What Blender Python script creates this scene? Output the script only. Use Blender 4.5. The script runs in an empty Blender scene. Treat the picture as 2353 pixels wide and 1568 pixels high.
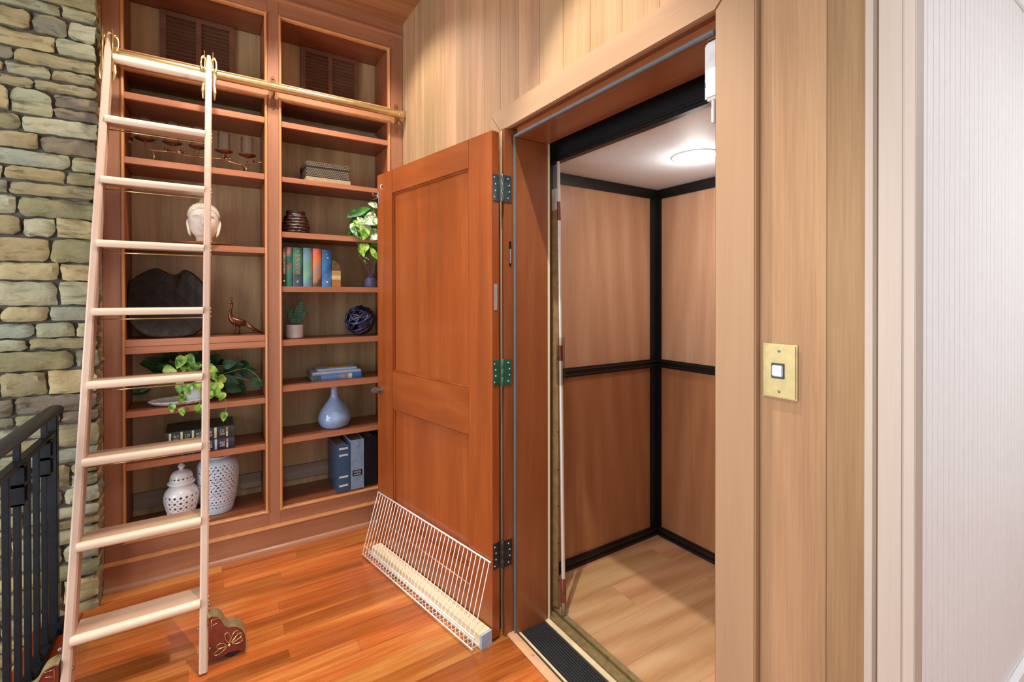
import bpy, bmesh, math, random
from mathutils import Vector, Matrix
random.seed(7)
PI = math.pi
scn = bpy.context.scene
COL = scn.collection

# ------------------------------------------------------------------ colour / node helpers
def lin(h):
    h = h.lstrip('#')
    out = []
    for i in (0, 2, 4):
        c = int(h[i:i+2], 16) / 255
        out.append(c/12.92 if c <= .04045 else ((c+.055)/1.055)**2.4)
    return tuple(out) + (1,)

class NT:
    def __init__(s, name):
        s.m = bpy.data.materials.new(name); s.m.use_nodes = True
        s.t = s.m.node_tree; s.n = s.t.nodes; s.l = s.t.links
        s.b = s.n['Principled BSDF']
    def add(s, typ, **kw):
        n = s.n.new(typ)
        for k, v in kw.items(): setattr(n, k, v)
        return n
    def put(s, sock, v):
        if hasattr(v, 'is_linked') or hasattr(v, 'node'): s.l.new(v, sock)
        else: sock.default_value = v
    def math(s, op, a, b=0.0, c=None):
        n = s.add('ShaderNodeMath', operation=op)
        s.put(n.inputs[0], a); s.put(n.inputs[1], b)
        if c is not None: s.put(n.inputs[2], c)
        return n.outputs[0]
    def vec(s, x, y, z):
        n = s.add('ShaderNodeCombineXYZ')
        s.put(n.inputs[0], x); s.put(n.inputs[1], y); s.put(n.inputs[2], z)
        return n.outputs[0]
    def vadd(s, a, b):
        n = s.add('ShaderNodeVectorMath', operation='ADD'); s.put(n.inputs[0], a); s.put(n.inputs[1], b); return n.outputs[0]
    def vmul(s, a, b):
        n = s.add('ShaderNodeVectorMath', operation='MULTIPLY'); s.put(n.inputs[0], a); s.put(n.inputs[1], b); return n.outputs[0]
    def noise(s, v, scale=1, detail=4, dist=0.0, rough=.55):
        n = s.add('ShaderNodeTexNoise')
        s.put(n.inputs['Vector'], v)
        n.inputs['Scale'].default_value = scale; n.inputs['Detail'].default_value = detail
        n.inputs['Distortion'].default_value = dist; n.inputs['Roughness'].default_value = rough
        return n.outputs[0]
    def ramp(s, f, stops, interp='LINEAR'):
        n = s.add('ShaderNodeValToRGB'); s.put(n.inputs[0], f)
        cr = n.color_ramp; cr.interpolation = interp
        while len(cr.elements) < len(stops): cr.elements.new(.5)
        for e, (p, c) in zip(cr.elements, stops):
            e.position = p; e.color = c if isinstance(c, tuple) else lin(c)
        return n.outputs[0]
    def mix(s, f, a, b, mode='MIX'):
        n = s.add('ShaderNodeMix', data_type='RGBA', blend_type=mode)
        s.put(n.inputs[0], f); s.put(n.inputs[6], a); s.put(n.inputs[7], b)
        return n.outputs[2]
    def bump(s, h, strength=.2, dist=.002):
        n = s.add('ShaderNodeBump'); n.inputs['Strength'].default_value = strength; n.inputs['Distance'].default_value = dist
        s.put(n.inputs['Height'], h); s.l.new(n.outputs[0], s.b.inputs['Normal'])
    def out(s, col, rough=.5, metal=0, coat=0, spec=.5):
        s.put(s.b.inputs['Base Color'], col); s.put(s.b.inputs['Roughness'], rough)
        s.b.inputs['Metallic'].default_value = metal
        s.b.inputs['Coat Weight'].default_value = coat; s.b.inputs['Coat Roughness'].default_value = .15
        s.b.inputs['Specular IOR Level'].default_value = spec
        return s.m

def plain(name, col, rough=.5, metal=0, coat=0, var=.06, scale=30, spec=.5, bump=0):
    t = NT(name); tc = t.add('ShaderNodeTexCoord').outputs['Object']
    f = t.noise(tc, scale, 4)
    c = lin(col); d = tuple(x*(1-var*2) for x in c[:3]) + (1,); e = tuple(min(1, x*(1+var*2)) for x in c[:3]) + (1,)
    m = t.out(t.ramp(f, [(.3, d), (.7, e)]), rough, metal, coat, spec)
    if bump: t.bump(f, bump, .003)
    return m

def wood(name, dark, mid, light, axis='z', rough=.4, coat=.15, fine=1.0, broad=1.0, cath=0.0, spec=.4,
         planks=None, contrast=.45, hj=.022):
    """procedural timber; axis = grain direction; planks=(width axis, width, offset, length or None, lo, hi, groove)"""
    t = NT(name)
    if planks:
        tc = t.add('ShaderNodeNewGeometry').outputs['Position']
    else:
        tc0 = t.add('ShaderNodeTexCoord').outputs['Object']
        rnd = t.math('MULTIPLY', t.add('ShaderNodeObjectInfo').outputs['Random'], 23.0)
        tc = t.vadd(tc0, t.vec(rnd, rnd, rnd))
    val = None; groove = None
    if planks:
        wax, width, off, length, lo, hi, gw = planks
        sep = t.add('ShaderNodeSeparateXYZ'); t.l.new(tc, sep.inputs[0])
        w = sep.outputs['XYZ'.index(wax)]; a = sep.outputs['XYZ'.index(axis.upper())]
        u = t.math('DIVIDE', t.math('SUBTRACT', w, off), width)
        iu = t.math('FLOOR', u); fr = t.math('FRACT', u)
        groove = t.math('GREATER_THAN', gw/width, fr)
        if length:
            wn0 = t.add('ShaderNodeTexWhiteNoise', noise_dimensions='1D'); t.put(wn0.inputs['W'], iu)
            v = t.math('ADD', t.math('DIVIDE', a, length), t.math('MULTIPLY', wn0.outputs[0], 7.3))
            iv = t.math('FLOOR', v)
            gv = t.math('GREATER_THAN', gw/length, t.math('FRACT', v))
            groove = t.math('MAXIMUM', groove, gv)
        else: iv = 0.0
        wn = t.add('ShaderNodeTexWhiteNoise', noise_dimensions='2D'); t.put(wn.inputs['Vector'], t.vec(iu, iv, 0.0))
        val = wn.outputs[0]
        tc = t.vadd(tc, t.vmul(wn.outputs[1], (37., 41., 53.)))
    g = {'x': (1, 22, 22), 'y': (22, 1, 22), 'z': (22, 22, 1)}[axis]
    st = t.vmul(tc, g)
    n1 = t.noise(st, .55*broad, 5, .5)
    n2 = t.noise(t.vmul(tc, tuple(6 if q > 1 else .7 for q in g)), 1.0*broad, 3, 1.2)
    n3 = t.noise(t.vmul(tc, tuple(300*fine if q > 1 else 6 for q in g)), 1, 2, 0)
    f = t.math('ADD', t.math('MULTIPLY', n1, .6), t.math('MULTIPLY', n2, .4))
    if cath:
        wv = t.add('ShaderNodeTexWave', wave_type='BANDS', bands_direction='DIAGONAL')
        gg = tuple(9 if q > 1 else 1.1 for q in g)
        t.put(wv.inputs['Vector'], t.vmul(tc, gg)); wv.inputs['Scale'].default_value = .55; wv.inputs['Distortion'].default_value = 5.5
        wv.inputs['Detail'].default_value = 2.5; wv.inputs['Detail Scale'].default_value = .9
        f = t.math('ADD', t.math('MULTIPLY', f, 1-cath), t.math('MULTIPLY', wv.outputs[1], cath))
    f = t.math('ADD', f, t.math('MULTIPLY', t.math('SUBTRACT', n3, .5), .30))
    lo_, hi_ = .5-contrast/2, .5+contrast/2
    c = t.ramp(f, [(lo_, dark), (.5, mid), (hi_, light)])
    if planks:
        br = t.math('ADD', t.math('MULTIPLY', val, hi-lo), lo)
        hs = t.add('ShaderNodeHueSaturation'); t.put(hs.inputs['Color'], c); t.put(hs.inputs['Value'], br)
        t.put(hs.inputs['Hue'], t.math('ADD', .5, t.math('MULTIPLY', t.math('SUBTRACT', val, .5), -hj)))
        c = t.mix(t.math('MULTIPLY', groove, .6), hs.outputs[0], lin('#2a150a'))
    m = t.out(c, rough, 0, coat, spec)
    t.bump(n3, .06, .001)
    return m

# ------------------------------------------------------------------ mesh helpers
def B(): return bmesh.new()
def box(bm, x0, x1, y0, y1, z0, z1, bev=0, seg=2):
    if x0 > x1: x0, x1 = x1, x0
    if y0 > y1: y0, y1 = y1, y0
    if z0 > z1: z0, z1 = z1, z0
    v = [bm.verts.new((x, y, z)) for z in (z0, z1) for y in (y0, y1) for x in (x0, x1)]
    fs = [bm.faces.new([v[i] for i in q]) for q in ((0, 2, 3, 1), (4, 5, 7, 6), (0, 1, 5, 4), (2, 6, 7, 3), (0, 4, 6, 2), (1, 3, 7, 5))]
    if bev:
        es = list({e for f in fs for e in f.edges})
        bmesh.ops.bevel(bm, geom=es, offset=bev, segments=seg, affect='EDGES', clamp_overlap=True)
    return v
def hexa(bm, P, bev=0):
    """8 corner points, order x fastest, then y, then z"""
    v = [bm.verts.new(p) for p in P]
    fs = [bm.faces.new([v[i] for i in q]) for q in ((0, 2, 3, 1), (4, 5, 7, 6), (0, 1, 5, 4), (2, 6, 7, 3), (0, 4, 6, 2), (1, 3, 7, 5))]
    if bev:
        es = list({e for f in fs for e in f.edges})
        bmesh.ops.bevel(bm, geom=es, offset=bev, segments=2, affect='EDGES', clamp_overlap=True)
def prism(bm, pts, axis, a, b, bev=0):
    """closed 2-D outline extruded along axis; pts are in the two other axes in xyz order"""
    def P(p, k):
        if axis == 'x': return (k, p[0], p[1])
        if axis == 'y': return (p[0], k, p[1])
        return (p[0], p[1], k)
    va = [bm.verts.new(P(p, a)) for p in pts]; vb = [bm.verts.new(P(p, b)) for p in pts]
    fs = [bm.faces.new(va), bm.faces.new(vb[::-1])]
    n = len(pts)
    for i in range(n): fs.append(bm.faces.new((va[i], vb[i], vb[(i+1) % n], va[(i+1) % n])))
    bmesh.ops.recalc_face_normals(bm, faces=fs)
    if bev:
        es = list({e for f in fs[:2] for e in f.edges})
        bmesh.ops.bevel(bm, geom=es, offset=bev, segments=2, affect='EDGES', clamp_overlap=True)
def tube(bm, pts, r, n=10, closed=False, caps=True, flat=None):
    pts = [Vector(p) for p in pts]; N = len(pts)
    rs = r if isinstance(r, (list, tuple)) else [r]*N
    rings = []; up = None
    for i, p in enumerate(pts):
        if closed: d = (pts[(i+1) % N]-pts[i-1])
        else: d = pts[min(i+1, N-1)]-pts[max(i-1, 0)]
        if d.length < 1e-9: d = Vector((0, 0, 1))
        d.normalize()
        if up is None:
            up = Vector((0, 0, 1)) if abs(d.z) < .9 else Vector((0, 1, 0))
        s = d.cross(up)
        if s.length < 1e-6: s = d.orthogonal()
        s.normalize(); up = s.cross(d).normalized()
        fl = flat if flat else 1
        rings.append([bm.verts.new(p + s*math.cos(2*PI*k/n)*rs[i] + up*math.sin(2*PI*k/n)*rs[i]*fl) for k in range(n)])
    m = N if closed else N-1
    for i in range(m):
        a, b = rings[i], rings[(i+1) % N]
        for k in range(n): bm.faces.new((a[k], a[(k+1) % n], b[(k+1) % n], b[k]))
    if caps and not closed:
        bm.faces.new(rings[0][::-1]); bm.faces.new(rings[-1])
def lathe(bm, prof, c=(0, 0, 0), n=40, sx=1, sy=1, axis='z', keep=None):
    """prof: list of (radius, height); keep(i,j)->bool leaves out faces for piercings"""
    rings = []
    def P(r, a, h):
        x, y = r*math.cos(a)*sx, r*math.sin(a)*sy
        if axis == 'z': q = (x, y, h)
        elif axis == 'y': q = (x, h, y)
        else: q = (h, x, y)
        return Vector(q)+Vector(c)
    for r, h in prof:
        if r < 1e-6: rings.append([bm.verts.new(P(0, 0, h))])
        else: rings.append([bm.verts.new(P(r, 2*PI*k/n, h)) for k in range(n)])
    for i in range(len(rings)-1):
        a, b = rings[i], rings[i+1]
        for k in range(n):
            if keep and not keep(i, k): continue
            k2 = (k+1) % n
            if len(a) == 1 and len(b) == 1: continue
            if len(a) == 1: bm.faces.new((a[0], b[k2], b[k]))
            elif len(b) == 1: bm.faces.new((a[k], a[k2], b[0]))
            else: bm.faces.new((a[k], a[k2], b[k2], b[k]))
def ball(bm, c, r, n=16, s=(1, 1, 1)):
    m = max(6, n//2)
    rings = []
    for i in range(m+1):
        th = PI*i/m
        if i in (0, m): rings.append([bm.verts.new((c[0], c[1], c[2]+r*s[2]*math.cos(th)))])
        else: rings.append([bm.verts.new((c[0]+r*s[0]*math.sin(th)*math.cos(2*PI*k/n), c[1]+r*s[1]*math.sin(th)*math.sin(2*PI*k/n), c[2]+r*s[2]*math.cos(th))) for k in range(n)])
    for i in range(m):
        a, b = rings[i], rings[i+1]
        for k in range(n):
            k2 = (k+1) % n
            if len(a) == 1: bm.faces.new((a[0], b[k], b[k2]))
            elif len(b) == 1: bm.faces.new((a[k], b[0], a[k2]))
            else: bm.faces.new((a[k], b[k], b[k2], a[k2]))
def interp(prof, n):
    """smooth Catmull-Rom resampling of a profile"""
    out = []
    P = [prof[0]]+list(prof)+[prof[-1]]
    for i in range(1, len(P)-2):
        for k in range(n):
            t = k/n
            out.append(tuple(.5*((2*P[i][d])+(-P[i-1][d]+P[i+1][d])*t+(2*P[i-1][d]-5*P[i][d]+4*P[i+1][d]-P[i+2][d])*t*t+(-P[i-1][d]+3*P[i][d]-3*P[i+1][d]+P[i+2][d])*t**3) for d in range(len(P[0]))))
    out.append(tuple(prof[-1]))
    return out

def root_loc(o):
    L = Vector((0, 0, 0))
    while o is not None: L += o.location; o = o.parent
    return L
def obj(name, bm, mat, parent=None, smooth=None, label=None):
    bmesh.ops.recalc_face_normals(bm, faces=bm.faces[:])
    off = root_loc(parent)
    if off.length: bmesh.ops.translate(bm, verts=bm.verts[:], vec=-off)
    me = bpy.data.meshes.new(name); bm.to_mesh(me); bm.free()
    me.materials.append(mat)
    o = bpy.data.objects.new(name, me); COL.objects.link(o)
    if parent: o.parent = parent
    if smooth:
        me.polygons.foreach_set('use_smooth', [True]*len(me.polygons))
        if smooth is not True: me.set_sharp_from_angle(angle=math.radians(smooth))
    if label: o['label'] = label
    return o
def tag(o, label, cat, group=None, kind=None):
    o['label'] = label; o['category'] = cat
    if group: o['group'] = group
    if kind: o['kind'] = kind
    return o
def thing(name, loc, label, cat, group=None, kind=None):
    o = bpy.data.objects.new(name, None); COL.objects.link(o); o.location = loc
    o.empty_display_size = .1
    return tag(o, label, cat, group, kind)
def struct(name, bm, mat, label, cat, smooth=None):
    return tag(obj(name, bm, mat, None, smooth), label, cat, kind='structure')

# ------------------------------------------------------------------ materials
M = {}
M['plank_wall'] = wood('plank_wall', '#957256', '#ae8863', '#bf9b76', 'z', .6, 0, spec=.2, planks=('Y', .137, .0363, None, .74, 1.08, .0022), contrast=.42, hj=.012)
M['plank_ceiling'] = wood('plank_ceiling', '#8f5a3c', '#a86f4a', '#bb8660', 'x', .6, 0, spec=.2, planks=('Y', .14, .02, None, .85, 1.1, .0018), contrast=.42)
M['floor'] = wood('floor_jatoba', '#8a441c', '#b5622a', '#d48c46', 'x', .25, .35, planks=('Y', .083, .01, 1.3, .74, 1.14, .0009), contrast=.32, spec=.5, hj=.008)
M['casing'] = wood('casing_wood', '#a07c5e', '#ad8a6a', '#b89775', 'z', .6, 0, spec=.2, contrast=.8)
M['casing_h'] = wood('casing_wood_across', '#a07c5e', '#ad8a6a', '#b89775', 'y', .6, 0, spec=.2, contrast=.5)
M['corner_pale'] = wood('pale_trim', '#b5a698', '#c1b2a5', '#cabcb0', 'z', .55, 0, contrast=.6)
M['pale_edge'] = wood('pale_edge', '#decba0', '#e8d9b4', '#eee2c2', 'z', .6, 0)
M['door'] = wood('door_mahogany', '#7a3c18', '#94491e', '#a65c2c', 'z', .33, .35, contrast=.55)
M['door_h'] = wood('door_mahogany_across', '#7a3c18', '#94491e', '#a65c2c', 'y', .33, .35, contrast=.55)
M['jamb'] = wood('jamb_mahogany', '#743d22', '#8c4f2c', '#9e613c', 'z', .35, .3, contrast=.55)
M['jamb_h'] = wood('jamb_mahogany_across', '#743d22', '#8c4f2c', '#9e613c', 'y', .35, .3, contrast=.55)
M['case_v'] = wood('bookcase_upright', '#8c5c44', '#a87254', '#ba886c', 'z', .4, .2, contrast=.55)
M['case_h'] = wood('bookcase_cross', '#8c5a42', '#a87050', '#ba8668', 'x', .4, .2, contrast=.55)
M['shelf'] = wood('bookcase_shelf_lit', '#965a3e', '#b4724f', '#c88e6e', 'x', .4, .2, contrast=.55)  # lighter copy of the shelf wood: light on the front edges as colour
M['shelf_shaded'] = wood('bookcase_shelf_shaded', '#6c3a22', '#854a2c', '#985f3e', 'x', .4, .2, contrast=.55)  # darker copy: shade on shelf tops and undersides painted into the wood
M['carcass'] = wood('bookcase_carcass_shaded', '#6c3a22', '#854a2c', '#985f3e', 'z', .45, .1, contrast=.55)  # interior sides get the same darkening, shade put into the colour
M['cleat'] = wood('bookcase_cleat', '#857868', '#9c8e7e', '#ac9f8e', 'x', .5, 0)
M['bead'] = wood('bookcase_bead', '#b87546', '#cc8c58', '#daa274', 'z', .35, .3, contrast=.6)
M['back'] = wood('bookcase_back', '#967c5c', '#bc9e74', '#d2b690', 'z', .5, .05, contrast=.4, fine=.8)
M['vent'] = wood('vent_brown', '#6a4430', '#7c5540', '#8a6450', 'x', .5, .05)
M['ladder'] = wood('ladder_maple', '#b59884', '#c4a794', '#cfb7a4', 'z', .4, .15, contrast=.7)
M['tread'] = wood('ladder_tread', '#ac886e', '#bd9a80', '#caaa92', 'x', .4, .15, contrast=.6)
M['nosing'] = wood('ladder_nosing', '#d6bda2', '#e0c9b0', '#e8d5c0', 'x', .4, .15, contrast=.7)
M['brass'] = plain('brass', '#e2c890', .25, .9, 0, .05)
M['brass_satin'] = plain('satin_brass', '#c0ae78', .42, .35, 0, .05, 60)
M['gold_track'] = plain('gold_track', '#a8946a', .45, .5, 0, .1, 40)
M['bronze'] = plain('bronze', '#6b4530', .35, .9, 0, .15, 60)
M['brass_dark'] = plain('aged_brass', '#a0764e', .3, .7, 0, .1)
M['alu'] = plain('satin_aluminium', '#d6d2ca', .4, .4, 0, .03)
M['copper_cup'] = plain('copper_cup', '#86604a', .35, .8, 0, .1)
M['housing'] = plain('housing_maroon', '#7d3a2e', .3, .25, .3, .12, 25)
M['iron'] = plain('wrought_iron', '#23282e', .4, .5, 0, .1)
M['rubber'] = plain('black_rubber', '#2a2a2c', .65, 0, 0, .1, 80)
M['black_trim'] = plain('black_trim', '#0e0e10', .38, 0, 0, .1, 50)
M['steel'] = plain('steel', '#b5b8bb', .4, .5)
M['chrome'] = plain('chrome', '#dcdcdc', .15, 1)
M['pewter'] = plain('pewter', '#847d70', .35, .6)
M['white_wire'] = plain('white_wire', '#f0eeec', .35)
M['raw_pine'] = wood('raw_pine', '#dcc597', '#e9d9b3', '#f2e6c8', 'y', .6, 0)
M['white_paint'] = plain('white_beadboard', '#f7f7f7', .45, 0, 0, .01)
M['white_ceiling'] = plain('cab_ceiling_paint', '#e6ecf2', .6, 0, 0, .01)
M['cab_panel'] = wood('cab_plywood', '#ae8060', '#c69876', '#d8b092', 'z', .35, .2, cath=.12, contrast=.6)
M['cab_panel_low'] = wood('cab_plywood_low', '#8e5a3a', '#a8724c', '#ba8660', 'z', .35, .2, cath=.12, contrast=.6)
M['cab_floor'] = wood('cab_laminate', '#ab7650', '#cb9a70', '#dab088', 'x', .4, .05, cath=.2, planks=('Y', .19, .09, .9, .9, 1.06, .0008), contrast=.5)
M['gasket'] = plain('grey_gasket', '#6a6c70', .6, 0, 0, .05)
M['white_plastic'] = plain('white_plastic', '#e6e6e4', .4)
M['oak_strip'] = wood('oak_strip', '#c98b5e', '#dba478', '#e6b78e', 'y', .5, .05)
M['cream_strip'] = plain('cream_strip', '#e6cfa6', .5)
M['white_glaze'] = plain('white_glaze', '#f4f5f8', .18, 0, .4, .02)
M['blue_glaze'] = plain('blue_white_glaze', '#d4e2f2', .15, 0, .4, .06, 20)
M['blue_vase'] = plain('pale_blue_glaze', '#93acd2', .08, 0, .5, .04, 12)
M['plaster'] = plain('cream_plaster', '#e3d5c6', .6, 0, 0, .04, 40)
M['plaster_hair'] = plain('cream_plaster_hair', '#d6c8b2', .7, 0, 0, .1, 90)
M['dark_tray'] = plain('dark_leaf_tray', '#231b1b', .5, 0, 0, .2, 18, .3)
def tray_mat():
    t = NT('dark_scalloped_tray'); p = t.add('ShaderNodeNewGeometry').outputs['Position']
    sep = t.add('ShaderNodeSeparateXYZ'); t.l.new(t.vadd(p, t.vmul(t.noise(p, 14, 2), (.02, 0, .02))), sep.inputs[0])
    z = t.math('DIVIDE', sep.outputs[2], .05)
    def layer(off):
        fx = t.math('SUBTRACT', t.math('FRACT', t.math('ADD', t.math('DIVIDE', sep.outputs[0], .088), off)), .5)
        v = t.math('ADD', t.math('MULTIPLY', z, .5), t.math('ADD', off, t.math('MULTIPLY', t.math('MULTIPLY', fx, fx), 2.2)))
        return t.math('FRACT', v)
    h = t.math('MINIMUM', layer(0.0), layer(.5))
    m = t.out(t.ramp(h, [(0, '#150f0e'), (.12, '#2b1f1b'), (1, '#201714')]), .55, 0, 0, .2)
    t.bump(h, .45, .010)
    return m
M['dark_tray'] = tray_mat()
M['dark_wood_vase'] = plain('dark_ribbed', '#3d241c', .4, 0, .2, .3, 40)
M['purple_stone'] = plain('purple_ceramic', '#565478', .6, 0, 0, .15, 60)
M['orb'] = plain('navy_vine_orb', '#262c4e', .35, .2, .2, .45, 40)
M['orange_plate'] = plain('orange_wood_plate', '#c9824a', .35, 0, .2, .15, 20)
M['dark_leaf'] = plain('dark_leaf', '#1f4d2c', .4, 0, .1, .35, 25)
M['stem'] = plain('stem', '#7d9046', .6)
M['stem_brown'] = plain('brown_stem', '#8a6a5a', .6)
M['mirror_tray'] = plain('white_scalloped_ceramic', '#f2f5f4', .2, 0, .3, .03)
M['paper'] = plain('page_edges', '#cbbda4', .8, 0, 0, .1, 120)
M['gilt'] = plain('gilt', '#dcc88a', .35, .6)
M['silver_ink'] = plain('silver_ink', '#d9dfe0', .5)
M['soil'] = plain('dark_soil', '#2a2018', .9)
def glass(name, col='#ffffff', rough=.03, alpha_mix=.75, ior=1.45):
    t = NT(name)
    tr = t.add('ShaderNodeBsdfTransparent'); gl = t.add('ShaderNodeBsdfGlossy'); gl.inputs['Roughness'].default_value = rough
    tr.inputs[0].default_value = lin(col)
    fr = t.add('ShaderNodeFresnel'); fr.inputs[0].default_value = ior
    mx = t.add('ShaderNodeMixShader'); t.l.new(t.math('MULTIPLY', fr.outputs[0], .5), mx.inputs[0])
    t.l.new(tr.outputs[0], mx.inputs[1]); t.l.new(gl.outputs[0], mx.inputs[2])
    t.l.new(mx.outputs[0], t.n['Material Output'].inputs[0])
    return t.m
M['glass'] = glass('clear_glass')
M['clear_sleeve'] = glass('clear_plastic_sleeve', '#e8e4dc', .1, ior=1.3)
# lamp lens
t = NT('lamp_lens'); t.out(lin('#ffffff'), .5); t.b.inputs['Emission Color'].default_value = (1, .98, .95, 1); t.b.inputs['Emission Strength'].default_value = 16
M['lamp'] = t.m
# woven rattan: interlaced strips
def woven():
    t = NT('woven_rattan'); tc = t.add('ShaderNodeTexCoord').outputs['Object']
    sep = t.add('ShaderNodeSeparateXYZ'); t.l.new(tc, sep.inputs[0])
    wob = t.math('MULTIPLY', t.noise(tc, 40, 2), .004)
    zr_ = t.math('MULTIPLY', t.math('ADD', sep.outputs[2], wob), 105)
    b = t.math('FRACT', zr_)
    a = t.math('FRACT', t.math('ADD', t.math('MULTIPLY', t.math('ADD', t.math('ADD', sep.outputs[0], sep.outputs[1]), wob), 85), t.math('MULTIPLY', t.math('FLOOR', zr_), .5)))
    h = t.math('MULTIPLY', t.math('GREATER_THAN', a, .38), t.math('GREATER_THAN', b, .42))
    m = t.out(t.mix(h, lin('#2a211a'), lin('#7c6a50')), .7)
    t.bump(h, .6, .003)
    return m
M['rattan'] = woven()
M['box_base'] = plain('box_linen_base', '#a3906f', .8, 0, 0, .08, 80)
# variegated leaf
def variegated(name, a, b, c, scale):
    t = NT(name); tc = t.add('ShaderNodeTexCoord').outputs['Object']
    f = t.noise(tc, scale, 3, .6)
    return t.out(t.ramp(f, [(.42, a), (.5, b), (.6, c)]), .4, 0, .1)
M['lime_leaf'] = variegated('lime_leaf', '#3f7d22', '#7fb03a', '#bcd468', 30)
M['mid_leaf'] = variegated('mid_leaf', '#1c4a1c', '#2f6a24', '#4c8a34', 22)
M['white_leaf'] = variegated('white_leaf', '#5f9a4a', '#cfe0bd', '#f1efe6', 38)
M['green_leaf'] = variegated('green_leaf', '#1f5a22', '#3f8a2c', '#86b440', 30)
def succulent():
    t = NT('banded_succulent'); tc = t.add('ShaderNodeTexCoord').outputs['Object']
    sep = t.add('ShaderNodeSeparateXYZ'); t.l.new(tc, sep.inputs[0])
    w = t.math('SINE', t.math('ADD', t.math('MULTIPLY', sep.outputs[2], 700), t.math('MULTIPLY', t.noise(tc, 90, 2), 8)))
    return t.out(t.mix(t.math('GREATER_THAN', w, .25), lin('#5f9377'), lin('#2f5a50')), .5)
M['succulent'] = succulent()
# stone: a colour for each stone of the wall
def stone():
    t = NT('ledgestone'); geo = t.add('ShaderNodeNewGeometry'); r = geo.outputs['Random Per Island']; p = geo.outputs['Position']
    base = t.ramp(r, [(0, '#7a7656'), (.1, '#8c8c70'), (.2, '#82795a'), (.3, '#9c8f68'), (.4, '#76725f'), (.5, '#9a967a'), (.6, '#a29068'), (.7, '#6c6152'), (.8, '#868a78'), (.9, '#8c7d5a')], 'CONSTANT')
    n = t.noise(t.vmul(p, (5, 5, 16)), 1.6, 8, .8, .65)
    n2 = t.noise(p, 7, 5, .3)
    c = t.mix(.9, base, t.ramp(n, [(.3, '#8d887c'), (.48, '#ffffff'), (.7, '#ffffff')]), 'MULTIPLY')
    c = t.mix(t.ramp(n2, [(.48, (0, 0, 0, 1)), (.68, (.4, .4, .4, 1))]), c, lin('#9c8a5c'))
    m = t.out(c, .8, 0, 0, .3)
    t.bump(t.math('ADD', n, t.math('MULTIPLY', t.noise(p, 60, 4), .3)), .55, .012)
    return m
M['stone'] = stone()
M['mortar'] = plain('dark_mortar', '#565049', .95, 0, 0, .25, 30, bump=.6)

# ------------------------------------------------------------------ constants of the room (metres)
YB = 2.85           # bookcase face
XW = 1.03           # face of the plank wall with the elevator door
XC = 1.01           # face of the door casing
CEIL = 3.057

# ------------------------------------------------------------------ setting
bm = B(); box(bm, -.56, 1.012, -2.6, 3.2, -.2, 0)
struct('floor', bm, M['floor'], 'glossy reddish hardwood floor of long narrow boards', 'floor')
bm = B(); box(bm, -.60, -.452, -2.6, 2.715, -.2, .006, .004)
nos = wood('floor_nosing', '#7d2c12', '#a03d1b', '#b95a30', 'y', .25, .4)
struct('trim_1', bm, nos, 'dark red wooden nosing board along the stair opening below the iron railing', 'floor trim')
bm = B(); box(bm, -4.2, -.56, -2.6, 3.2, -1.6, -1.5)
struct('floor_lower', bm, M['floor'], 'lower floor at the foot of the stair opening', 'floor')
bm = B(); box(bm, -1.0, 1.2, .45, 3.2, CEIL, CEIL+.1)
struct('ceiling', bm, M['plank_ceiling'], 'reddish plank ceiling above the bookcase', 'ceiling')

# plank wall with its door opening (one mesh with the hole left open)
bm = B()
for y0, y1, z0, z1 in ((1.70, 3.2, 0, CEIL), (.62, 1.70, 2.09, CEIL), (.352, .62, 0, CEIL)):
    box(bm, XW, XW+.11, y0, y1, z0, z1)
struct('wall_right', bm, M['plank_wall'], 'wall of vertical honey coloured wooden planks around the elevator door', 'wall')
bm = B(); box(bm, -.42, XW+.1, 3.16, 3.26, 0, CEIL)
struct('wall_back', bm, M['plank_wall'], 'plank wall behind the bookcase', 'wall')

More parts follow.
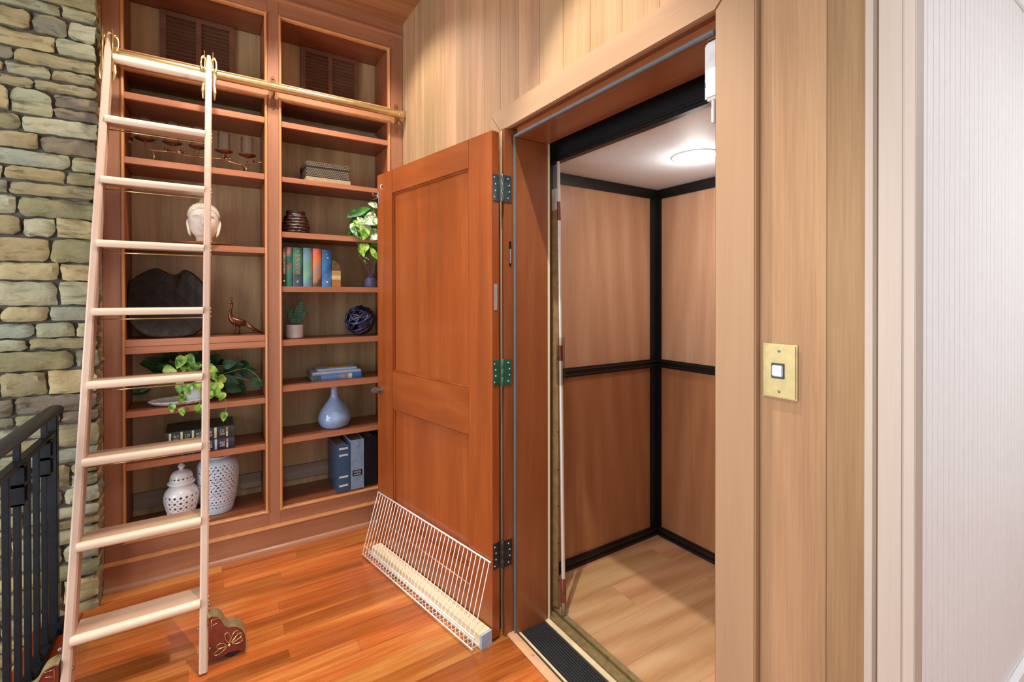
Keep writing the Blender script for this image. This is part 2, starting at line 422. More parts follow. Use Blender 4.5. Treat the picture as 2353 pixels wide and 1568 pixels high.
# stone wall
def stone_wall():
    bm = B(); rnd = random.Random(21)
    xr, yf = -.4008, 2.728
    z = -1.5
    def one(x0, x1, z0, z1, last):
        w, h = x1-x0, z1-z0
        nx = max(5, min(16, int(w/.018))); nz = max(4, min(8, int(h/.013)))
        sk0 = rnd.uniform(-.09, .09)*h; dep = rnd.uniform(0, .016); tl = rnd.uniform(-.10, .10); tx = rnd.uniform(-.05, .05)
        ph = [rnd.uniform(0, 6.28) for _ in range(6)]; cut = [max(0, rnd.uniform(-.08, .13))*h for _ in range(4)]
        am = rnd.uniform(.0008, .0026)
        def pt(i, j):
            u, v = i/nx, j/nz
            x = x0+u*w; zz = z0+v*h
            e = am*math.sin(22*u*w/.25+ph[0])+am*.6*math.sin(60*u*w/.25+ph[1])
            zz += (e+sk0*(u-.5)*(1 if v > .5 else .4))*(abs(v-.5)*2)
            x += (.0025*math.sin(5*v+ph[2])+.0015*math.sin(13*v+ph[3]))*(abs(u-.5)*2)
            cu, cv = min(u, 1-u)*w, min(v, 1-v)*h
            k = (0 if u < .5 else 1)+(0 if v < .5 else 2); cc = cut[k]+.0015
            if cu < cc*2 and cv < cc*2:
                f = (1-cu/(2*cc))*(1-cv/(2*cc))
                x += (cc if u < .5 else -cc)*f; zz += (cc if v < .5 else -cc)*f*.7
            edge = min(cu if not (last and u > .5) else 9, cv)
            rr = max(0, 1-edge/.009)
            y = yf-dep+tl*(v-.5)*h+tx*(u-.5)*w+.004*math.sin(9*u*w/.25+5*v+ph[4])+.0025*math.sin(23*u+9*v+ph[5])+rnd.uniform(-.002, .002)+.009*rr*rr
            return Vector((x, y, zz))
        g = [[bm.verts.new(pt(i, j)) for i in range(nx+1)] for j in range(nz+1)]
        for j in range(nz):
            for i in range(nx): bm.faces.new((g[j][i], g[j][i+1], g[j+1][i+1], g[j+1][i]))
        rim = [g[0][i] for i in range(nx+1)]+[g[j][nx] for j in range(1, nz+1)]+[g[nz][i] for i in range(nx-1, -1, -1)]+[g[j][0] for j in range(nz-1, 0, -1)]
        cur = rim
        for s_ in ((2.765, 2.80, 2.83, 2.90) if last else (2.80,)):
            nxt = []
            for q in rim:
                off = rnd.uniform(-.005, .003) if last and q.co.x > x1-.02 else 0
                nxt.append(bm.verts.new((q.co.x+off, s_, q.co.z)))
            for i in range(len(rim)): bm.faces.new((cur[i], nxt[i], nxt[(i+1) % len(rim)], cur[(i+1) % len(rim)]))
            cur = nxt
    while z < CEIL-.02:
        H = rnd.choice((.052, .06, .068, .075, .085, .105)); H = min(H, CEIL-z)
        x = xr+rnd.uniform(-.006, .001); first = True
        while x > -1.9:
            L = rnd.uniform(.10, .28)
            if first and rnd.random() < .4: L *= .6
            g = .009
            if H > .09 and rnd.random() < .45:
                hh = H*rnd.uniform(.4, .6)
                one(x-L+g/2, x-g/2*(0 if first else 1), z+g/2, z+hh-g/2, first); one(x-L+g/2, x-g/2*(0 if first else 1), z+hh+g/2, z+H-g/2, first)
            else: one(x-L+g/2, x-g/2*(0 if first else 1), z+g/2+rnd.uniform(-.003, .003), z+H-g/2+rnd.uniform(-.003, .003), first)
            x -= L; first = False
        z += H
    return bm
sw = struct('wall_left', stone_wall(), M['stone'], 'grey green and tan ledgestone wall at the left', 'stone wall', smooth=35)
bm = B(); box(bm, -1.9, -.43, 2.745, 2.80, -1.5, CEIL); obj('mortar', bm, M['mortar'], sw)
bm = B(); box(bm, -1.9, -.4032, 2.834, 2.95, -1.5, CEIL); obj('chipped_edge', bm, plain('chipped_stone_edge', '#a68c76', .9, 0, 0, .3, 25, bump=.8), sw)

# white hall wall (beadboard) with baseboard and crown, beyond the corner
def bead_wall():
    bm = B(); x = 1.142; y = .417; pitch = .0404
    pts = [(x, y+.05)]
    while x < 4.2:
        pts += [(x, y), (x+pitch-.006, y), (x+pitch-.0045, y+.0028), (x+pitch-.003, y+.0005), (x+pitch-.0015, y+.0028)]
        x += pitch
    pts += [(x, y), (x, y+.05)]
    prism(bm, pts, 'z', 0, 2.44)
    return bm
struct('wall_hall', bead_wall(), M['white_paint'], 'white painted beadboard wall of the hall at the right edge', 'wall')
bm = B(); prism(bm, [(.400, 0), (.416, 0), (.416, .1), (.408, .1), (.400, .092)], 'x', 1.06, 4.2)
struct('baseboard_hall', bm, M['white_paint'], 'white baseboard along the beadboard hall wall', 'baseboard')
bm = B(); prism(bm, [(.416, 2.342), (.410, 2.345), (.405, 2.37), (.37, 2.41), (.345, 2.425), (.335, 2.44), (.416, 2.44)], 'x', 1.06, 4.2)
struct('trim_2', bm, M['white_paint'], 'white crown moulding above the beadboard hall wall', 'moulding')
bm = B(); box(bm, 1.15, 4.2, -2.6, .47, 2.44, 2.5)
struct('ceiling_hall', bm, M['white_paint'], 'low white ceiling of the hall at the right', 'ceiling')
bm = B(); box(bm, 1.012, 4.2, -2.6, .45, -.2, 0)
struct('floor_hall', bm, M['floor'], 'hardwood floor of the hall at the right', 'floor')

bm = B(); box(bm, 4.2, 4.3, -2.6, .47, -.2, 2.5); struct('wall_hall_end', bm, M['white_paint'], 'white end wall of the hall', 'wall')

# pale corner board + bead beside the planks
t3 = thing('trim_3', (.99, .33, 0), 'pale corner trim boards between the planks and the white hall wall', 'trim', kind='structure')
bm = B(); box(bm, .988, 1.014, .313, .349, 0, CEIL-.002, .002); obj('board', bm, M['corner_pale'], t3)
bm = B(); box(bm, .9885, 1.014, .2965, .3128, 0, CEIL-.002, .0012); obj('edge_board', bm, M['corner_pale'], t3)
bm = B(); prism(bm, [(1.014, .378), (1.014, .366), (1.020, .362), (1.028, .362), (1.0295, .378)], 'z', 0, CEIL-.002, .002); obj('bead', bm, M['corner_pale'], t3)
bm = B(); box(bm, 1.014, 1.029, .298, .352, 0, CEIL-.002); obj('backing', bm, M['corner_pale'], t3)

# door casing, jambs and stops
t4 = thing('trim_4', (1.02, 1.15, 0), 'honey coloured mitred casing and mahogany jamb around the elevator doorway', 'door frame', kind='structure')
yo0, yi0, yi1, yo1, zi, zo = .582, .681, 1.646, 1.731, 2.037, 2.13
def legprism(pts, mat, nm):
    bm = B(); prism(bm, pts, 'x', XC, XW-.001, .003); return obj(nm, bm, mat, t4)
legprism([(yo0, 0), (yi0, 0), (yi0, zi), (yo0, zo)], M['casing'], 'casing_leg')
legprism([(yi1, 0), (yo1, 0), (yo1, zo), (yi1, zi)], M['casing'], 'casing_leg')
legprism([(yi0, zi), (yi1, zi), (yo1, zo), (yo0, zo)], M['casing_h'], 'casing_head')
bm = B(); box(bm, 1.006, 1.0295, 1.621, 1.6455, 0, 2.036, .001); obj('pale_edge_strip', bm, M['pale_edge'], t4, label='pale unfinished edge strip')
bm = B(); box(bm, .998, 1.215, 1.600, 1.6205, 0, 2.036, .001); box(bm, 1.044, 1.200, 1.583, 1.6005, 0, 2.0, .0015); obj('jamb', bm, M['jamb'], t4)
bm = B(); box(bm, 1.012, 1.26, .66, .681, 0, 2.06, .001); box(bm, 1.044, 1.2, .680, .697, 0, 2.0, .0015); obj('jamb', bm, M['jamb'], t4)
bm = B(); box(bm, 1.0115, 1.26, .681, 1.6205, 2.038, 2.06); box(bm, 1.046, 1.203, .6975, 1.5828, 2.0, 2.039, .0015); obj('jamb_head', bm, M['jamb_h'], t4)
bm = B(); box(bm, 1.0345, 1.0435, 1.5838, 1.5925, .0, 2.012, .002); box(bm, 1.0345, 1.0455, .70, 1.5835, 2.0005, 2.012, .002); obj('gasket', bm, M['gasket'], t4, label='blue grey rubber gasket')
bm = B(); box(bm, 1.2005, 1.2125, 1.584, 1.5995, 0, 2.03, .001); obj('pale_jamb_edge', bm, M['pale_edge'], t4)
# black contact let into the jamb
bm = B(); box(bm, 1.018, 1.028, 1.5975, 1.6003, 1.486, 1.585, .0008); ct = obj('magnetic_contact', bm, M['black_trim'], t4, label='narrow black magnetic contact')
bm = B(); box(bm, 1.0205, 1.0255, 1.5962, 1.5982, 1.497, 1.555, .0006); obj('contact_insert', bm, M['steel'], ct)

# threshold
th = thing('trim_5', (1.1, 1.15, 0), 'doorway threshold with ribbed black rubber tread between two wooden strips', 'threshold', kind='structure')
bm = B(); box(bm, 1.008, 1.044, .70, 1.604, .0005, .010, .003); obj('oak_strip', bm, M['oak_strip'], th)
bm = B()
for y in (.9, 1.45): lathe(bm, [(0, .0125), (.004, .012), (.0055, .0095)], (1.026, y, 0), 12)
obj('screw', bm, M['steel'], th)
bm = B(); box(bm, 1.044, 1.185, .70, 1.583, -.01, .004)
n = 11
for i in range(n):
    x = 1.068+i*.0104
    box(bm, x, x+.0062, .70, 1.583, .0035, .0085, .001)
obj('rubber_tread', bm, M['rubber'], th)
bm = B(); box(bm, 1.053, 1.061, .70, 1.583, .003, .009, .001); obj('cream_inlay', bm, M['cream_strip'], th)
bm = B(); box(bm, 1.186, 1.206, .70, 1.60, -.01, .010, .002); obj('cream_strip', bm, M['cream_strip'], th)
bm = B(); box(bm, 1.0, 1.29, .66, 1.75, -.25, -.06); obj('sill_pit', bm, M['black_trim'], th)

# shaft walls behind the jambs so the shaft is closed round the cab
bm = B(); box(bm, 1.14, 1.235, 1.622, 1.95, -.3, 2.6); box(bm, 1.14, 1.235, .4225, .66, -.3, 2.6); box(bm, 1.14, 1.235, .4225, 1.95, 2.09, 2.6)
struct('wall_shaft', bm, M['pale_edge'], 'inner face of the elevator shaft beside the jamb', 'wall')

# ------------------------------------------------------------------ door
dr = Vector((-.17805, .98402, 0)); nf = Vector((-.98402, -.17805, 0))   # along the leaf; out of its visible face
A0 = Vector((.94, 1.6, 0))
def D(t_, o_, z_): return A0+dr*t_+nf*o_+Vector((0, 0, z_))
def dbox(bm, t0, t1, o0, o1, z0, z1, bev=0):
    hexa(bm, [D(t_, o_, z_) for z_ in (z0, z1) for o_ in (o1, o0) for t_ in (t0, t1)], bev)
DL, DT, DH = .946, .037, 2.016
door = thing('door_1', tuple(D(0, -.02, 0)), 'open mahogany door with two recessed panels swung back beside the bookcase', 'door', kind='structure')
bm = B(); z0 = .012
dbox(bm, 0, .150, -DT, 0, z0, DH, .0015); dbox(bm, .784, DL, -DT, 0, z0, DH, .0015); obj('stile', bm, M['door'], door)
bm = B(); dbox(bm, .1502, .7838, -DT, 0, 1.897, DH, .001); dbox(bm, .1502, .7838, -DT, 0, .788, .981, .001); dbox(bm, .1502, .7838, -DT, 0, z0, .235, .001); obj('rail', bm, M['door_h'], door)
bm = B(); dbox(bm, .150, .784, -.032, -.012, .98, 1.898); obj('panel', bm, M['door'], door)
bm = B(); dbox(bm, .150, .784, -.032, -.012, .234, .789); obj('panel', bm, M['door'], door)
# sticking round the panels
for z0_, z1_ in ((.981, 1.897), (.235, .788)):
    bm = B(); w = .009
    for t0, t1, a, b in ((.150, .150+w, z0_, z1_), (.784-w, .784, z0_, z1_), (.150, .784, z0_, z0_+w), (.150, .784, z1_-w, z1_)):
        dbox(bm, t0, t1, -.0125, -.004, a, b, .003)
    obj('panel_moulding', bm, M['door'], door)
hm = [plain('hinge_blue_steel', '#5d7178', .35, .8, 0, .1), plain('hinge_green', '#2f6b54', .45, .4, 0, .1), plain('hinge_dark', '#3b3a42', .4, .6, 0, .15)]
hl = ['blue grey steel hinge', 'green tinted hinge', 'dark hinge with bare screw heads']
for (z0_, z1_), m_, l_ in zip(((1.741, 1.846), (1.011, 1.112), (.285, .388)), hm, hl):
    bm = B()
    hexa(bm, [A0+nf*o_-dr*k+Vector((0, 0, z_)) for z_ in (z0_, z1_) for k in (.0, .0022) for o_ in (-.003, -.036)], .0004)
    kx, ky = .9855, 1.5975
    lathe(bm, [(0, z0_-.004), (.004, z0_-.003), (.0065, z0_), (.0065, z0_+.033), (.0058, z0_+.034), (.0065, z0_+.035), (.0065, z1_-.035), (.0058, z1_-.034), (.0065, z1_-.033), (.0065, z1_), (.004, z1_+.003), (0, z1_+.004)], (kx, ky, 0), 14)
    box(bm, .9865, 1.0295, 1.5968, 1.5999, z0_, z1_, .0005)
    h = obj('hinge', bm, m_, door, 40, l_)
    bm = B()
    for k in range(4):
        zz = z0_+.014+k*(z1_-z0_-.028)/3
        dx = .006 if k in (1, 2) else 0
        c = A0+nf*(-.010-dx)-dr*.0022
        ball(bm, (c.x, c.y, zz), .0036, 8); ball(bm, (1.012+dx, 1.5963, zz), .0036, 8)
    obj('screw', bm, M['steel'], h, True)
bm = B(); hexa(bm, [A0+nf*o_-dr*k+Vector((0, 0, z_)) for z_ in (1.31, 1.413) for k in (0, .0015) for o_ in (-.010, -.026)], .0003); obj('strike_plate', bm, M['steel'], door, label='bare metal plate in the hinge edge')
# lever knob near the free edge, catch and eye above it
bm = B(); c = D(.905, .0, .868)
tube(bm, [D(.905, .0, .868), D(.905, .006, .868)], .020, 16); tube(bm, [D(.905, .005, .868), D(.905, .028, .868)], .008, 12)
tube(bm, [D(.900, .030, .873), D(.915, .032, .868), D(.945, .030, .860), D(.952, .029, .858)], [.015, .017, .011, .005], 12)
obj('knob', bm, M['pewter'], door, 50, 'pewter knob')
bm = B(); dbox(bm, .922, .938, 0, .006, 1.855, 1.925, .002); dbox(bm, .930, .985, .004, .010, 1.892, 1.912, .002); dbox(bm, .972, .985, .004, .010, 1.910, 1.928, .001); obj('catch', bm, M['chrome'], door, label='bright metal catch at the top corner')
bm = B(); tube(bm, [D(.885, .004+.009*math.sin(a), 1.944+.012*math.cos(a)) for a in [i*PI/8 for i in range(-1, 14)]], .0022, 8); obj('hook_eye', bm, M['white_plastic'], door, True)

# ------------------------------------------------------------------ wire rack leaning on the door and its block
rk = thing('wire_rack', tuple(D(.46, .08, .004)), 'white wire rack leaning against the bottom of the open mahogany door', 'rack')
def R_(t_, s_):   # s 0 at the bottom front .. 1 at the top on the door
    return D(t_, .096-.090*s_, .020+.298*s_)
bm = B(); r = .0017
NW = 35
for i in range(NW):
    t_ = .012+i*(.918)/(NW-1)
    tube(bm, [R_(t_, 1.0), R_(t_, .05), D(t_, .094, .021), D(t_, .078, .019), D(t_, .062, .020)], r, 6)
obj('wire', bm, M['white_wire'], rk, True)
bm = B(); tube(bm, [R_(.004, 1), R_(.936, 1)], .0032, 8); obj('top_rail', bm, M['white_wire'], rk, True)
bm = B()
for q in ((D(.006, .096, .018), D(.936, .096, .018)), (D(.006, .062, .018), D(.936, .062, .018)), (R_(.006, .12), R_(.936, .12))): tube(bm, q, .0026, 8)
obj('front_rail', bm, M['white_wire'], rk, True)
bm = B(); tube(bm, [D(.10, .034, .20), D(.80, .034, .20)], .0028, 8); obj('support_rod', bm, plain('worn_rod', '#b98a66', .4, .5), rk, True, 'coppery support rod')
bm = B(); dbox(bm, .006, .905, .004, .058, .0005, .056, .002); bl = obj('wood_block', bm, M['raw_pine'])
tag(bl, 'pale square wooden block lying along the bottom of the open door behind the wire rack', 'block')
bm = B(); dbox(bm, -.0015, .0063, .0045, .0575, .001, .0555); obj('painted_end', bm, plain('pale_blue_paint', '#a9bddb', .6), bl)

# ------------------------------------------------------------------ bookcase
bc = thing('bookcase', (.31, 2.99, 0), 'tall built-in reddish wooden bookcase of two bays behind the rolling ladder', 'bookcase')
BXL, BXR = -.402, 1.028
LX0, LX1, RX0, RX1 = -.337, .277, .332, .951       # outer edges of the openings
bw = .0135
ZF0, ZU0, ZL1, ZT = .198, 2.512, 2.446, 2.893
ZTOP = 2.97
yf0, yf1 = YB, YB+.022
def fbox(nm, x0, x1, z0, z1, mat): 
    bm = B(); box(bm, x0, x1, yf0, yf1, z0, z1, .0012); return obj(nm, bm, mat, bc)
fbox('stile', BXL, LX0, .132, ZTOP, M['case_v']); fbox('stile', LX1, RX0, .132, ZTOP, M['case_v']); fbox('stile', RX1, BXR, .132, ZTOP, M['case_v'])
for x0, x1 in ((LX0, LX1), (RX0, RX1)):
    fbox('rail', x0, x1, .132, ZF0, M['case_h']); fbox('rail', x0, x1, ZL1, ZU0, M['case_h']); fbox('rail', x0, x1, ZT, ZTOP, M['case_h'])
    for z0, z1 in ((ZF0, ZL1), (ZU0, ZT)):
        bm = B(); y0 = yf0-.004
        # raised bead round the opening, half-round section
        def bead(a, b, vertical, inner):
            prof = []
            for k in range(7):
                an = PI*k/6; prof.append((math.cos(an)*bw/2, -math.sin(an)*.008))
            prof += [(-bw/2, .02), (bw/2, .02)]
            if vertical: prism(bm, [(a+bw/2+p[0], yf0+p[1]) for p in prof], 'z', z0, z1)
            else: prism(bm, [(yf0+p[1], a+bw/2+p[0]) for p in prof], 'x', x0, x1)
        bead(x0, 0, True, 1); bead(x1-bw, 0, True, 1); bead(z0, 0, False, 1); bead(z1-bw, 0, False, 1)
        obj('bead', bm, M['bead'], bc, 40)
# carcass
YBK = 3.128
def side(x0, x1):
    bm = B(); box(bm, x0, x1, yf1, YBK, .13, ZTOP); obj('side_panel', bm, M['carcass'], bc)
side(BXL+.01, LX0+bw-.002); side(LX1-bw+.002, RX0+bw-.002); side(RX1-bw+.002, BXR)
bm = B(); box(bm, LX0, LX1, YBK, YBK+.02, .13, ZTOP); obj('back_panel', bm, M['back'], bc)
bm = B(); box(bm, RX0, RX1, YBK, YBK+.02, .13, ZTOP); obj('back_panel', bm, M['back'], bc)
bays = ((LX0+bw, LX1-bw), (RX0+bw, RX1-bw))
left_s = [(2.33, .032), (2.026, .031), (1.630, .032), (1.160, .032), (1.1265, .033), (.820, .028), (.572, .029)]
right_s = [(2.324, .031), (2.022, .028), (1.722, .031), (1.422, .031), (1.126, .031), (.874, .031), (.585, .028)]
for (x0, x1), lst in zip(bays, (left_s, right_s)):
    for z1, th_ in lst:
        bm = B(); box(bm, x0, x1, YB+.0185, YBK, z1-th_, z1, .0005); sh_ = obj('shelf', bm, M['shelf_shaded'], bc)
        bm = B(); box(bm, x0, x1, YB+.003, YB+.0184, z1-th_, z1, .0015); obj('lit_front_edge', bm, M['shelf'], sh_)  # strip added to carry the lit tone of the shelf front
    bm = B(); box(bm, x0-.004, x1+.004, yf1, YBK, .19, .222); obj('bottom_board', bm, M['shelf_shaded'], bc)
    bm = B(); box(bm, x0, x1, yf1, YBK, ZL1, 2.508); obj('fixed_shelf', bm, M['shelf_shaded'], bc)
    bm = B(); box(bm, x0, x1, yf1, YBK, ZT-.002, 2.93); obj('top_board', bm, M['shelf_shaded'], bc)
    bm = B(); box(bm, x0, x1, 3.112, YBK, .262, .342, .001); obj('cleat', bm, M['cleat'], bc)
    bm = B(); box(bm, x0, x1, 3.06, YBK, 2.33, 2.41, .001); obj('cleat', bm, M['cleat'], bc)
# crown
bm = B(); box(bm, BXL, BXR, YB-.002, YB+.03, ZTOP, CEIL-.001); obj('frieze', bm, M['case_h'], bc)
bm = B(); prism(bm, [(YB+.002, ZTOP+.022), (YB-.012, ZTOP+.020), (YB-.017, ZTOP+.012), (YB-.016, ZTOP+.003), (YB-.008, ZTOP-.004), (YB+.002, ZTOP-.006)], 'x', BXL, BXR); obj('crown_bead', bm, M['case_h'], bc, 40)
# plinth
bm = B(); box(bm, BXL, BXR, YB-.02, YB+.03, 0, .118); obj('plinth', bm, M['case_h'], bc)
bm = B(); prism(bm, [(YB+.01, .132), (YB-.022, .130), (YB-.028, .127), (YB-.028, .121), (YB-.020, .117), (YB+.01, .117)], 'x', BXL, BXR); obj('plinth_ledge', bm, M['bead'], bc)
bm = B(); prism(bm, [(YB-.018, .024), (YB-.026, .021), (YB-.034, .012), (YB-.036, 0), (YB-.018, 0)], 'x', BXL, BXR); obj('shoe_moulding', bm, M['case_h'], bc, 40)
# louvred vents at the back of the two top compartments
for x0, x1 in ((-.203, .138), (.484, .826)):
    z0, z1, y1 = 2.56, 2.909-.02, YBK
    xm = (x0+x1)/2
    bm = B(); w = .026
    for a, b, c, d in ((x0, x0+w, z0, z1), (x1-w, x1, z0, z1), (x0+w+.0003, x1-w-.0003, z0, z0+w), (x0+w+.0003, x1-w-.0003, z1-w, z1), (xm-w/2, xm+w/2, z0+w+.0003, z1-w-.0003)):
        box(bm, a, b, y1-.022, y1-.0005, c, d, .001)
    v = obj('vent_grille', bm, M['vent'], bc, label='brown louvred vent')
    for a, b in ((x0+w, xm-w/2), (xm+w/2, x1-w)):
        bm = B(); ns = 13
        for k in range(ns):
            zc = z0+w+(k+.5)*(z1-z0-2*w)/ns
            prism(bm, [(y1-.020, zc-.010), (y1-.016, zc-.012), (y1-.003, zc+.008), (y1-.007, zc+.010)], 'x', a, b)
        obj('slats', bm, M['vent'], v)

# ------------------------------------------------------------------ brass ladder rail
lr = thing('ladder_rail', (.33, 2.80, 2.475), 'long brass rail across the bookcase carrying the rolling ladder', 'rail')
yr, zr = 2.795, 2.476
bm = B(); tube(bm, [(-.372, yr, zr), (1.006, yr, zr)], .0215, 24)
obj('tube', bm, M['brass'], lr, 40)
bm = B()
for k in range(3): lathe(bm, [(.0215, 0), (.0245, .002), (.0245, .006), (.0215, .008)], (1.0-.02*k*.5, yr, zr), 24, axis='x')
lathe(bm, [(.0235, 0), (.0235, .006), (.015, .012), (0, .013)], (1.003, yr, zr), 24, axis='x')
obj('end_cap', bm, M['brass'], lr, 40)
for x in (-.366, .304, .985):
    bm = B()
    w = .011
    out = [(-w, -.062), (-w*.9, -.082), (0, -.102), (w*.9, -.082), (w, -.062), (w*.75, -.04), (w*.75, .04), (w, .058), (w*.8, .074), (0, .082), (-w*.8, .074), (-w, .058), (-w*.75, .04), (-w*.75, -.04)]
    prism(bm, [(x+p[0], zr+p[1]) for p in out], 'y', YB-.0045, YB-.0002, .001)
    tube(bm, [(x, YB-.002, zr-.034), (x, yr+.022, zr-.036), (x, yr, zr-.026)], .006, 10)
    tube(bm, [(x, YB-.002, zr+.020), (x, yr+.010, zr+.014)], .006, 10)
    ball(bm, (x, YB-.006, zr-.075), .006, 10); ball(bm, (x, YB-.006, zr+.066), .006, 10)
    obj('bracket', bm, M['brass_dark'], lr, 40)

# ------------------------------------------------------------------ rolling ladder
def ly(z): return 2.020+.282*z
def lx(z): return .011*z
ld = thing('rolling_ladder', (-.2, 2.05, 0), 'pale wooden library ladder with eight treads leaning on the brass rail', 'ladder')
LT = 2.545
def stile(x0, x1, ztop, zbot):
    bm = B(); n = 24; d = .072
    rows = []
    for i in range(n+1):
        z = zbot+(ztop-zbot)*i/n
        cut = 0
        if i == n: cut = .006
        y = ly(z); X0, X1 = x0+lx(z)+cut, x1+lx(z)-cut; r_ = .005
        zz = z
        ring = [(X0+r_, y), (X1-r_, y), (X1, y+r_), (X1, y+d-r_), (X1-r_, y+d), (X0+r_, y+d), (X0, y+d-r_), (X0, y+r_)]
        rows.append([bm.verts.new((p[0], p[1]+(.006 if i == n and p[1] < y+.01 else 0), zz)) for p in ring])
    for i in range(n):
        for k in range(8): bm.faces.new((rows[i][k], rows[i][(k+1) % 8], rows[i+1][(k+1) % 8], rows[i+1][k]))
    bm.faces.new(rows[0][::-1]); bm.faces.new(rows[-1])
    return obj('stile', bm, M['ladder'], ld, 35)
stile(-.402, -.376, LT, .002); stile(-.029, -.002, LT, .010)
tz = [.243, .5175, .785, 1.050, 1.320, 1.591, 1.861, 2.136]
for z in tz:
    y = ly(z); X0, X1 = -.384+lx(z), -.027+lx(z)
    bm = B(); box(bm, -.376+lx(z), X1, y+.004, y+.098, z-.025, z, .001)
    tr = obj('tread', bm, M['tread'], ld)
    bm = B(); R = .0145
    pts = [(y+.006, z+.001), (y-.004, z+.001)]+[(y-.004-R*.75*math.sin(a), z-R+R*math.cos(a)+.001) for a in [PI*k/8 for k in range(1, 8)]]+[(y-.004, z-2*R+.001), (y+.006, z-2*R+.001)]
    prism(bm, pts, 'x', X0, X1, .0015); obj('nosing', bm, M['nosing'], tr, 40)
    bm = B(); tube(bm, [(-.376+lx(z), y+.05, z-.045), (X1, y+.05, z-.045)], .0028, 8); obj('tie_rod', bm, M['brass'], tr, True)
    bm = B()
    for dz in (-.006, -.022, -.040): ball(bm, (-.0015+lx(z), y+.02+.006*(dz < -.03), z+dz), .0042, 8)
    obj('bolt', bm, M['brass'], tr, True)
# turned rod between the stile tops
z = 2.425; y = ly(z)+.022
pr = []
for i in range(41):
    u = i/40; x = -.372+lx(z)+u*(.345)
    r = .0195+.0022*math.sin(PI*u)
    for c in (.16, .80):
        if abs(u-c) < .04: r -= .0025*(1+math.cos((u-c)*2*PI/.027))*.5
    pr.append(((x, y, z), r))
bm = B(); tube(bm, [p[0] for p in pr], [p[1] for p in pr], 20); obj('turned_rod', bm, M['nosing'], ld, 60)
# roller brackets hooking on the rail
for xc, in ((-.363+.0,), (.012,)):
    bm = B()
    wheel_y = yr
    lathe(bm, [(0, -.006), (.024, -.006), (.029, -.008), (.029, -.004), (.026, 0), (.029, .004), (.029, .008), (.024, .006), (0, .006)], (xc, wheel_y, zr+.0485), 24, axis='x')
    wv_ = obj('roller_wheel', bm, M['bronze'], ld, 40)
    bm = B()
    for sx in (-1, 1):
        X = xc+sx*.0215
        ring = [(X+sx*.012*math.sin(a)*.9, ly(2.52)+.028+.010*math.cos(a), 2.505+.040*math.cos(a)) for a in [2*PI*k/24 for k in range(24)]]
        tube(bm, ring, .0038, 8, closed=True)
        ring = [(X+sx*.009*math.sin(a), ly(2.52)+.028, 2.508+.026*math.cos(a)) for a in [2*PI*k/20 for k in range(20)]]
        tube(bm, ring, .003, 8, closed=True)
        tube(bm, [(X, ly(2.46)+.036, 2.475), (X+sx*.004, ly(2.44)+.034, 2.44), (X, ly(2.40)+.034, 2.40), (X+sx*.003, ly(2.36)+.034, 2.36), (X+sx*.001, ly(2.32)+.034, 2.315)], [.005, .008, .0055, .0075, .003], 8)
        box(bm, xc+sx*.0155, xc+sx*.019, ly(2.44)+.005, ly(2.44)+.06, 2.36, 2.55, .001)
        ball(bm, (X+sx*.004, ly(2.43)+.034, 2.43), .008, 10)
    tube(bm, [(xc, ly(2.5)+.05, 2.47), (xc, wheel_y, zr+.05)], .006, 8)
    obj('roller_bracket', bm, M['brass'], ld, True)
